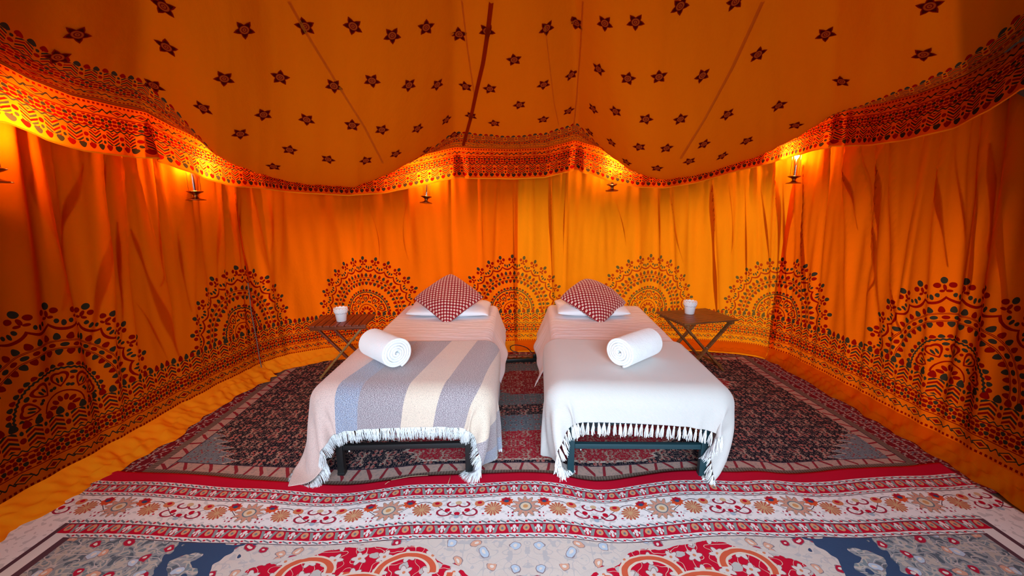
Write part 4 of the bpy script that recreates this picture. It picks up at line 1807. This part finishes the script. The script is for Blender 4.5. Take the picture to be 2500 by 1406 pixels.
TM = [tassel_mesh(k) for k in range(4)]
edge = Ps[:, 0]
sl = np.concatenate([[0], np.cumsum(np.linalg.norm(np.diff(edge, axis=0), axis=1))])
NT = 62
dirs = edge_dirs(Ps, Ps[:, 0], Ps[:, 2])
for k in range(NT):
    s = (k + 0.5) / NT * sl[-1]
    p = [np.interp(s, sl, edge[:, c]) for c in range(3)]
    d = Vector([np.interp(s, sl, dirs[:, c]) for c in range(3)])
    d = (d * 0.5 + Vector((random.uniform(-.12, .12), random.uniform(-.08, .08), -0.8))).normalized()
    if p[2] < 0.12:
        d = (d + Vector((0, -0.3, 0.0))).normalized()
    t = bpy.data.objects.new('tassel', TM[k % 4])
    COL.objects.link(t)
    t.parent = o2
    t.location = p
    q = (-d).to_track_quat('Z', 'Y')
    t.rotation_euler = q.to_euler()
    L_ = 0.075
    if p[2] < 0.10:
        t.scale = (1, 1, max(0.4, (p[2] - 0.03) / L_ / max(0.2, -d.z)) if p[2] - 0.03 < L_ * -d.z else 1)


# ---- pillows and cushions
def pillow_grid(w, l, h, n=44, pinch=0.10, seed=0, wr=0.004):
    u = np.linspace(-1, 1, n)
    A, B = np.meshgrid(u, u, indexing='ij')
    rnd = 1 - 0.09 * np.abs(A * B) ** 3
    prof = np.clip((1 - np.abs(A) ** 2.6), 0, 1) ** 0.55 * np.clip((1 - np.abs(B) ** 2.6), 0, 1) ** 0.55
    x = A * w / 2 * (1 - pinch * (1 - B ** 2) * np.abs(A) ** 3) * rnd
    y = B * l / 2 * (1 - pinch * (1 - A ** 2) * np.abs(B) ** 3) * rnd
    rs = np.random.RandomState(seed)
    ph = rs.rand(8) * 6
    wob = sum(np.sin(A * (3 + k * 2.3) + ph[k]) * np.cos(B * (2.5 + k * 2.1) - ph[k + 4]) / (1 + k) for k in range(4))
    z = prof * h / 2 + wob * wr * prof
    return x, y, z, A, B


def make_pillow(name, w, l, h, mat, M, seed, label, cat, group, bendf=None, pinch=0.10, wr=0.004):
    x, y, z, A, B = pillow_grid(w, l, h, 44, pinch, seed, wr)
    n = x.shape[0]
    top = np.stack([x, y, z], -1)
    bot = np.stack([x, y, -z], -1)
    if bendf:
        bd = bendf(x, y)
        top[..., 2] += bd
        bot[..., 2] += bd
    root_bm = bmesh.new()
    uvl = root_bm.loops.layers.uv.new('fabric')
    for G, fl in ((top, False), (bot, True)):
        G = xform(G, M)
        vs = [[root_bm.verts.new(G[i, j]) for j in range(n)] for i in range(n)]
        for i in range(n - 1):
            for j in range(n - 1):
                q = [(i, j), (i + 1, j), (i + 1, j + 1), (i, j + 1)]
                if fl:
                    q = q[::-1]
                f = root_bm.faces.new([vs[a][b_] for a, b_ in q])
                for lp, (a, b_) in zip(f.loops, q):
                    lp[uvl].uv = (A[a, b_] * w / 2, B[a, b_] * l / 2)
    bmesh.ops.remove_doubles(root_bm, verts=root_bm.verts, dist=0.0002)
    o = from_bm(name, root_bm, mat)
    tag(o, label, cat, group)
    return o


M_PILLOW = simple('white_pillowcase', (0.84, 0.84, 0.87, 1), rough=0.8, sheen=0.2)


def m_dots():
    m = new_mat('red_dotted_cotton')
    u, v = coord_uv()
    k = 1 / 0.0272
    a, b = (u + v) * (0.7071 * k), (u - v) * (0.7071 * k)
    fa, fb = fract(a) - 0.5, fract(b) - 0.5
    r = E.m('SQRT', ma(fa, fa, fb * fb))
    c = mix(r < 0.33, (0.26, 0.004, 0.010, 1), (0.80, 0.60, 0.50, 1))
    c = mix(r < 0.11, c, (0.35, 0.03, 0.03, 1))
    n = noise(combine(u, v), 22.0, 3.0)
    out(principled(c, 0.85, nrm=bump(n, 0.7, 0.012), spec=0.15, sheen=0.2))
    return m


M_DOTS = m_dots()


def bed_mat(b, x, y, z, rx=0, ry=0, rz=0):
    return b['M'] @ Matrix.Translation((x, y, z)) @ Matrix.Rotation(rz, 4, 'Z') @ Matrix.Rotation(rx, 4, 'X') @ Matrix.Rotation(ry, 4, 'Y')


PG = 'white pillows at the head of the beds'
make_pillow('pillow', 0.80, 0.46, 0.10, M_PILLOW, bed_mat(BEDS[0], 0.03, 1.60, TOPZ + 0.058, rx=0.05), 1, 'white pillow under the red cushion on the bed with the striped throw', 'pillow', PG,
            lambda x, y: -0.05 * np.clip((np.abs(x) - 0.30) / 0.12, 0, 1) ** 2 * (x > 0))
make_pillow('pillow', 0.70, 0.46, 0.11, M_PILLOW, bed_mat(BEDS[1], -0.07, 1.60, TOPZ + 0.062, rx=0.05, rz=0.03), 2, 'white pillow under the red cushion on the bed with the cream throw', 'pillow', PG)
CG = 'red dotted cushions'
make_pillow('cushion', 0.485, 0.485, 0.13, M_DOTS, bed_mat(BEDS[0], 0.03, 1.52, TOPZ + 0.180, rx=0.54, ry=0.02) @ Matrix.Rotation(PI / 4 + 0.05, 4, 'Z'), 3,
            'dark red cushion with white ring dots, upright tip, on the bed with the striped throw', 'cushion', CG,
            lambda x, y: -0.16 * np.clip((-(x + y) - 0.14), 0, 1) ** 1.3 - 0.10 * np.abs(x - y) ** 2, wr=0.006, pinch=0.06)
make_pillow('cushion', 0.485, 0.485, 0.13, M_DOTS, bed_mat(BEDS[1], -0.05, 1.52, TOPZ + 0.175, rx=0.50, ry=0.16) @ Matrix.Rotation(PI / 4 + 0.10, 4, 'Z'), 5,
            'dark red cushion with white ring dots, flatter top, on the bed with the cream throw', 'cushion', CG,
            lambda x, y: -0.14 * np.clip((-(x + y) - 0.14), 0, 1) ** 1.3 - 0.22 * np.abs(x - y) ** 2 - 0.25 * np.clip((x + y) - 0.12, 0, 1) ** 1.5, wr=0.008, pinch=0.06)


# ---- rolled towels
def m_towel():
    m = new_mat('white_terry')
    tc = E.t.nodes.new('ShaderNodeTexCoord')
    n = noise(tc.outputs['Object'], 180.0, 2.0)
    n2 = noise(tc.outputs['Object'], 12.0, 2.0)
    out(principled((0.90, 0.92, 0.93, 1), 0.95, nrm=bump(ma(n2, 2.0, n), 0.5, 0.006), spec=0.1, sheen=0.5))
    return m


M_TOWEL = m_towel()


def towel(front, back, R, label):
    front, back = Vector(front), Vector(back)
    ax = (back - front)
    L = ax.length
    ax.normalize()
    N = 240
    turns = 5.2
    th = 0.0165
    r0 = 0.010
    inner, outer = [], []
    pitch = (R - r0) / turns
    for k in range(N + 1):
        t = k / N
        an = turns * 2 * PI * t
        r = r0 + pitch * turns * t
        for lst, rr in ((inner, r - pitch * 0.47), (outer, r + pitch * 0.47)):
            lst.append((max(rr, 0.002) * math.cos(an - 3.13), max(rr, 0.002) * math.sin(an - 3.13) * 0.93))
    side = Vector((0, 0, 1)).cross(ax).normalized()
    up = ax.cross(side)
    bm = bmesh.new()
    secs = []
    cuts = [0.0, 0.006, 0.02, 0.12, 0.3, 0.5, 0.7, 0.88, 0.98, 0.994, 1.0]
    ends = []
    for c in cuts:
        e = min(c, 1 - c)
        shr = 0.22 if e == 0 else (0.05 if e < 0.01 else 0)
        rows = []
        for k in range(N + 1):
            mid = ((inner[k][0] + outer[k][0]) / 2, (inner[k][1] + outer[k][1]) / 2)
            rad = math.hypot(*mid)
            bulge = (1 - rad / R) * 0.010 * (1 if c < 0.5 else -1) * (e < 0.05)
            rr = []
            for p in (inner[k], outer[k]):
                q = (p[0] + (mid[0] - p[0]) * shr, p[1] + (mid[1] - p[1]) * shr)
                sx = 1 + 0.025 * math.sin(c * 9 + 1) * (0.5 + 0.5 * math.sin(k * 0.05))
                rr.append(bm.verts.new(front + ax * (L * c + bulge * -1) + side * q[0] * sx + up * q[1] * sx))
            rows.append(rr)
        secs.append(rows)
    for a, b_ in zip(secs[:-1], secs[1:]):
        for k in range(N):
            bm.faces.new((a[k][1], a[k + 1][1], b_[k + 1][1], b_[k][1]))
            bm.faces.new((a[k][0], b_[k][0], b_[k + 1][0], a[k + 1][0]))
        for k in (0, N):
            bm.faces.new((a[k][0], a[k][1], b_[k][1], b_[k][0]))
    for rows in (secs[0], secs[-1]):
        for k in range(N):
            bm.faces.new((rows[k][0], rows[k][1], rows[k + 1][1], rows[k + 1][0]))
    o = from_bm('rolled_towel', bm, M_TOWEL)
    tag(o, label, 'towel', 'rolled towels on the beds')


towel((-0.69, 2.36, TOPZ + 0.120), (-0.90, 2.56, TOPZ + 0.120), 0.098, 'rolled white towel lying on the striped throw')
towel((0.645, 2.38, TOPZ + 0.118), (0.895, 2.60, TOPZ + 0.118), 0.094, 'rolled white towel lying on the plain cream throw')


# ------------------------------------------------------------------ folding tables
def m_wood(name, a, b_, sc=1.0):
    m = new_mat(name)
    tc = E.t.nodes.new('ShaderNodeTexCoord')
    mp = E.t.nodes.new('ShaderNodeMapping')
    mp.inputs['Scale'].default_value = (3 * sc, 40 * sc, 40 * sc)
    E.t.links.new(tc.outputs['Object'], mp.inputs[0])
    n = noise(mp.outputs[0], 1.6, 4.0, 0.6)
    c = ramp(n, [(0.30, a), (0.70, b_)], 'LINEAR')
    out(principled(c, 0.42, nrm=bump(n, 0.15, 0.002), spec=0.4))
    return m


M_WOODR = m_wood('reddish_acacia', (0.11, 0.018, 0.006, 1), (0.30, 0.060, 0.015, 1))
M_WOODB = m_wood('brown_acacia', (0.10, 0.034, 0.010, 1), (0.30, 0.110, 0.030, 1))
M_WOODL = m_wood('light_acacia', (0.24, 0.11, 0.03, 1), (0.42, 0.22, 0.06, 1))


def folding_table(loc, rz, w, d, h, mt, ml, label, slat_dir, mlight=None):
    """X-legged folding table; the legs cross in planes parallel to local x"""
    root = empty('folding_table', loc, rz)
    tag(root, label, 'table')
    n = 8
    if slat_dir == 'y':
        for k in range(n):
            bm = bmesh.new()
            x = -w / 2 + (k + 0.5) * w / n
            bm_box(bm, (0, 0, 0), (d, w / n - 0.006, 0.016), None, 0.003)
            o = from_bm('slat', bm, mt, root, True, 30)
            o.location = (x, 0, h - 0.008)
            o.rotation_euler = (0, 0, PI / 2)
    else:
        for k in range(n):
            bm = bmesh.new()
            y = -d / 2 + (k + 0.5) * d / n
            bm_box(bm, (0, 0, 0), (w, d / n - 0.005, 0.016), None, 0.003)
            o = from_bm('slat', bm, mt, root, True, 30)
            o.location = (0, y, h - 0.008)
    for sgn in (-1, 1):
        bm = bmesh.new()
        if slat_dir == 'y':
            bm_box(bm, (0, 0, 0), (w - 0.02, 0.026, 0.030), None, 0.003)
            loc_ = (0, sgn * (d / 2 - 0.03), h - 0.031)
        else:
            bm_box(bm, (0, 0, 0), (d - 0.02, 0.026, 0.030), None, 0.003)
            loc_ = (sgn * (w / 2 - 0.05), 0, h - 0.031)
        o = from_bm('batten', bm, mt, root, True, 30)
        o.location = loc_
        if slat_dir != 'y':
            o.rotation_euler = (0, 0, PI / 2)
    # crossing legs
    for k, (y, mm) in enumerate(((-d / 2 + 0.05, 0), (-d / 2 + 0.075, 1), (d / 2 - 0.05, 0), (d / 2 - 0.075, 1))):
        bm = bmesh.new()
        sx = -1 if mm == 0 else 1
        bm_bar(bm, (0, 0, 0), (sx * (2 * (w / 2 - 0.05)), 0, -(h - 0.05)), 0.018, 0.034, 0.003, up=(0, 1, 0))
        o = from_bm('leg', bm, (ml if mm or mlight is None else mlight), root, True, 30)
        o.location = (-sx * (w / 2 - 0.05), y, h - 0.04)
        if mlight is not None and not mm:
            o['label'] = 'paler wooden leg'
    for x in (-(w / 2 - 0.10), (w / 2 - 0.10)):
        bm = bmesh.new()
        sx = 1 if x > 0 else -1
        bm_bar(bm, (x, -d / 2 + 0.05, 0.075), (x, d / 2 - 0.05, 0.075), 0.022, 0.022, 0.003)
        from_bm('stretcher', bm, ml, root, True, 30)
    for y in (-d / 2 + 0.038, d / 2 - 0.038):
        bm = bmesh.new()
        bm_tube(bm, [(0, y - 0.004, h / 2 + 0.005), (0, y + 0.004, h / 2 + 0.005)], 0.006, 8)
        from_bm('bolt', bm, M_STEEL, root)
    return root


def quad_center(pts, z):
    v = [at_z(a, b_, z) for a, b_ in pts]
    return sum(v, Vector()) / 4, v


cL, vL = quad_center([(757, 797), (877, 799), (922, 771), (818, 768)], 0.48)
cR, vR = quad_center([(1666, 788), (1793, 777), (1711, 752), (1602, 757)], 0.50)
TLz, TRz = 0.505, 0.520
folding_table((-1.53, 3.64, 0.014), 0.10, 0.49, 0.38, TLz, M_WOODR, M_WOODR, 'reddish wooden slatted folding table beside the bed with the striped throw', 'y', M_WOODL)
folding_table((1.71, 3.74, 0.014), 0.25, 0.56, 0.44, TRz, M_WOODB, M_WOODB, 'brown wooden slatted folding table beside the bed with the cream throw', 'x')

# ---- white lace-rimmed pots
M_POT = simple('white_enamel', (0.90, 0.90, 0.92, 1), rough=0.35)


def pot(loc, label, rot):
    root = empty('flower_pot', loc, rot)
    tag(root, label, 'pot', 'white lace rimmed pots')
    H_ = 0.118
    bm = bmesh.new()
    bm_lathe(bm, [(0.0, 0.0), (0.040, 0.0), (0.043, 0.003), (0.054, H_ * 0.80), (0.051, H_ * 0.80), (0.041, 0.006), (0.0, 0.006)], 36)
    from_bm('body', bm, M_POT, root, True, 40)
    bm = bmesh.new()
    n = 120
    rings = []
    for j, t in enumerate((0.0, 0.25, 0.5, 0.8, 1.0)):
        rg = []
        for k in range(n):
            a = 2 * PI * k / n
            top = H_ + 0.009 * abs(math.sin(a * 6)) ** 0.7 - 0.004
            low = H_ * 0.66 - 0.006 * abs(math.sin(a * 6)) ** 0.7
            z = low + (top - low) * t
            r = 0.0545 + 0.005 * z / H_ + 0.0012 * math.sin(a * 24) * math.sin(t * PI)
            rg.append(bm.verts.new((r * math.cos(a), r * math.sin(a), z)))
        rings.append(rg)
    for a_, b_ in zip(rings[:-1], rings[1:]):
        for k in range(n):
            bm.faces.new((a_[k], a_[(k + 1) % n], b_[(k + 1) % n], b_[k]))
    o = from_bm('lace_rim', bm, M_POT, root)
    so = o.modifiers.new('thick', 'SOLIDIFY')
    so.thickness = 0.0025
    # pierced dots, standing as little studs along the lace
    bm = bmesh.new()
    for k in range(24):
        a = 2 * PI * k / 24
        bmesh.ops.create_uvsphere(bm, u_segments=6, v_segments=4, radius=0.0034, matrix=Matrix.Translation((0.0605 * math.cos(a), 0.0605 * math.sin(a), H_ * (0.80 if k % 2 else 0.92))))
    o = from_bm('lace_bead', bm, M_POT, root)
    o['kind'] = 'stuff'


pL = at_z(834, 783, TLz + 0.014)
pR = at_z(1683, 765, TRz + 0.014)
pot(pL, 'white pot with scalloped lace rim on the reddish folding table', 0.2)
pot(pR, 'white pot with scalloped lace rim on the brown folding table', 0.5)

# ------------------------------------------------------------------ hanging lanterns
M_BRASS = simple('aged_brass', (0.30, 0.13, 0.045, 1), rough=0.28, metal=1.0)
m = new_mat('clear_lantern_glass')
tr = E.t.nodes.new('ShaderNodeBsdfTransparent')
gl = E.t.nodes.new('ShaderNodeBsdfGlossy')
gl.inputs['Roughness'].default_value = 0.05
mx = E.t.nodes.new('ShaderNodeMixShader')
mx.inputs[0].default_value = 0.06
E.t.links.new(tr.outputs[0], mx.inputs[1])
E.t.links.new(gl.outputs[0], mx.inputs[2])
out(mx.outputs[0])
M_GLASS = m
m = new_mat('glowing_bulb')
e = E.t.nodes.new('ShaderNodeEmission')
e.inputs[0].default_value = (1.0, 0.55, 0.16, 1)
e.inputs[1].default_value = 1200
out(e.outputs[0])
M_BULB = m


def lantern(base_px, label, tilt, drop, inset):
    s, z = hit_path(base_px[0], base_px[1], inset)
    q = wpos(np.array([s]))[0] + wnor(np.array([s]))[0] * inset
    ob = empty('lantern', (q[0], q[1], z))
    ob.rotation_euler = (0, tilt, random.uniform(0, 2))
    tag(ob, label, 'lantern', 'brass lanterns hanging round the wall')
    bm = bmesh.new()
    bm_lathe(bm, [(0, 0), (0.060, 0.0), (0.062, 0.004), (0.040, 0.010), (0.018, 0.020), (0.015, 0.032), (0.020, 0.044), (0.040, 0.053), (0.052, 0.060), (0.052, 0.064), (0.030, 0.068), (0, 0.068)], 28)
    from_bm('base', bm, M_BRASS, ob)
    for k in range(4):
        a = PI / 2 * k + 0.4
        bm = bmesh.new()
        bm_tube(bm, [(0.036 * math.cos(a), 0.036 * math.sin(a), 0.064), (0.036 * math.cos(a), 0.036 * math.sin(a), 0.325)], 0.0016, 5)
        from_bm('rod', bm, M_BRASS, ob)
    bm = bmesh.new()
    bm_lathe(bm, [(0.031, 0.068), (0.033, 0.11), (0.033, 0.27), (0.028, 0.315)], 20)
    for f in [f for f in bm.faces if len(f.verts) > 4]:
        bm.faces.remove(f)
    from_bm('chimney', bm, M_GLASS, ob)
    bm = bmesh.new()
    bm_lathe(bm, [(0.042, 0.322), (0.044, 0.328), (0.022, 0.352), (0.008, 0.365), (0.006, 0.38), (0, 0.38)], 20)
    from_bm('cap', bm, M_BRASS, ob)
    bm = bmesh.new()
    bm_lathe(bm, [(0, 0.216), (0.010, 0.220), (0.019, 0.236), (0.018, 0.252), (0.008, 0.272), (0, 0.276)], 10)
    from_bm('bulb', bm, M_BULB, ob)
    bm = bmesh.new()
    bm_tube(bm, [(0, 0, 0.068), (0, 0, 0.218)], 0.008, 8)
    from_bm('socket', bm, M_BRASS, ob)
    bm = bmesh.new()
    rg = [(0.012 * math.cos(t), 0, 0.390 + 0.012 * math.sin(t)) for t in np.linspace(0, 2 * PI, 14)]
    bm_tube(bm, rg, 0.0016, 5, False)
    from_bm('ring', bm, M_BRASS, ob)


lantern((479, 489), 'brass lantern hanging at the side wall just left of the rear tent corner', 0.0, 0, .085)
lantern((1040, 496), 'tilted brass lantern hanging over the head of the bed with the striped throw', 0.12, 0, .08)
lantern((1494, 466), 'tilted brass lantern mostly hidden by the valance over the bed with the cream throw', -0.15, 0, .08)
lantern((1937, 448), 'brass lantern hanging beside the rear corner beyond the brown folding table', 0.0, 0, .085)
lantern((-15, 446), 'brass lantern at the extreme left end of the valance, cut by the frame', 0.0, 0, .085)

# ------------------------------------------------------------------ power strip and its cable
M_PLASTIC = simple('black_plastic', (0.008, 0.011, 0.010, 1), rough=0.35)
a = at_z(1226, 880, 0.035)
b_ = at_z(1312, 876, 0.035)
root = empty('power_strip', ((a.x + b_.x) / 2, (a.y + b_.y) / 2, 0.014), math.atan2(b_.y - a.y, b_.x - a.x))
tag(root, 'black power strip lying on the rug between the heads of the beds', 'power strip')
bm = bmesh.new()
bm_box(bm, (0, 0, 0.020), (0.40, 0.055, 0.038), None, 0.008)
from_bm('body', bm, M_PLASTIC, root, True, 40)
for k in range(4):
    bm = bmesh.new()
    bm_lathe(bm, [(0.018, 0.0), (0.018, 0.003), (0.013, 0.003), (0.013, 0.0)], 14, (-0.13 + 0.07 * k, 0, 0.0385))
    from_bm('socket', bm, M_PLASTIC, root)
bm = bmesh.new()
bm_box(bm, (0.155, 0.0, 0.058), (0.045, 0.04, 0.040), None, 0.008)
from_bm('plug', bm, M_PLASTIC, root, True, 40)
bm = bmesh.new()
pts = [at_y(px, py, 4.02 + 0.02 * math.sin(px)) for px, py in ((1304, 866), (1296, 858), (1286, 849), (1272, 844), (1258, 842), (1248, 845), (1246, 851), (1252, 857), (1264, 860))]
pts[-1].z = max(pts[-1].z, 0.03)
cv = catmull([tuple(q) for q in pts], 6)
bm_tube(bm, [tuple(q) for q in cv], 0.0045, 6)
o = from_bm('cable', bm, M_PLASTIC)
tag(o, 'black cable looping up from the power strip against the back wall', 'cable')

# straws of dry grass on the front rug
M_STRAW = simple('dry_straw', (0.55, 0.40, 0.24, 1), rough=0.7)
for k, (x0, y0, x1, y1) in enumerate(((955, 1172, 1045, 1160), (1092, 1186, 1100, 1158), (940, 1182, 952, 1176))):
    A_, B_ = at_z(x0, y0, 0.045), at_z(x1, y1, 0.045)
    bm = bmesh.new()
    mid = (A_ + B_) / 2 + Vector((0.004, 0.006, 0.004))
    bm_tube(bm, [A_, mid, B_], 0.0012, 5)
    o = from_bm('straw', bm, M_STRAW)
    tag(o, ('long pale straw lying across the red rug edge near the black bed leg', 'thin straw standing off the red rug edge between the beds', 'short straw bit on the red rug edge')[k], 'straw', 'straws on the rug')
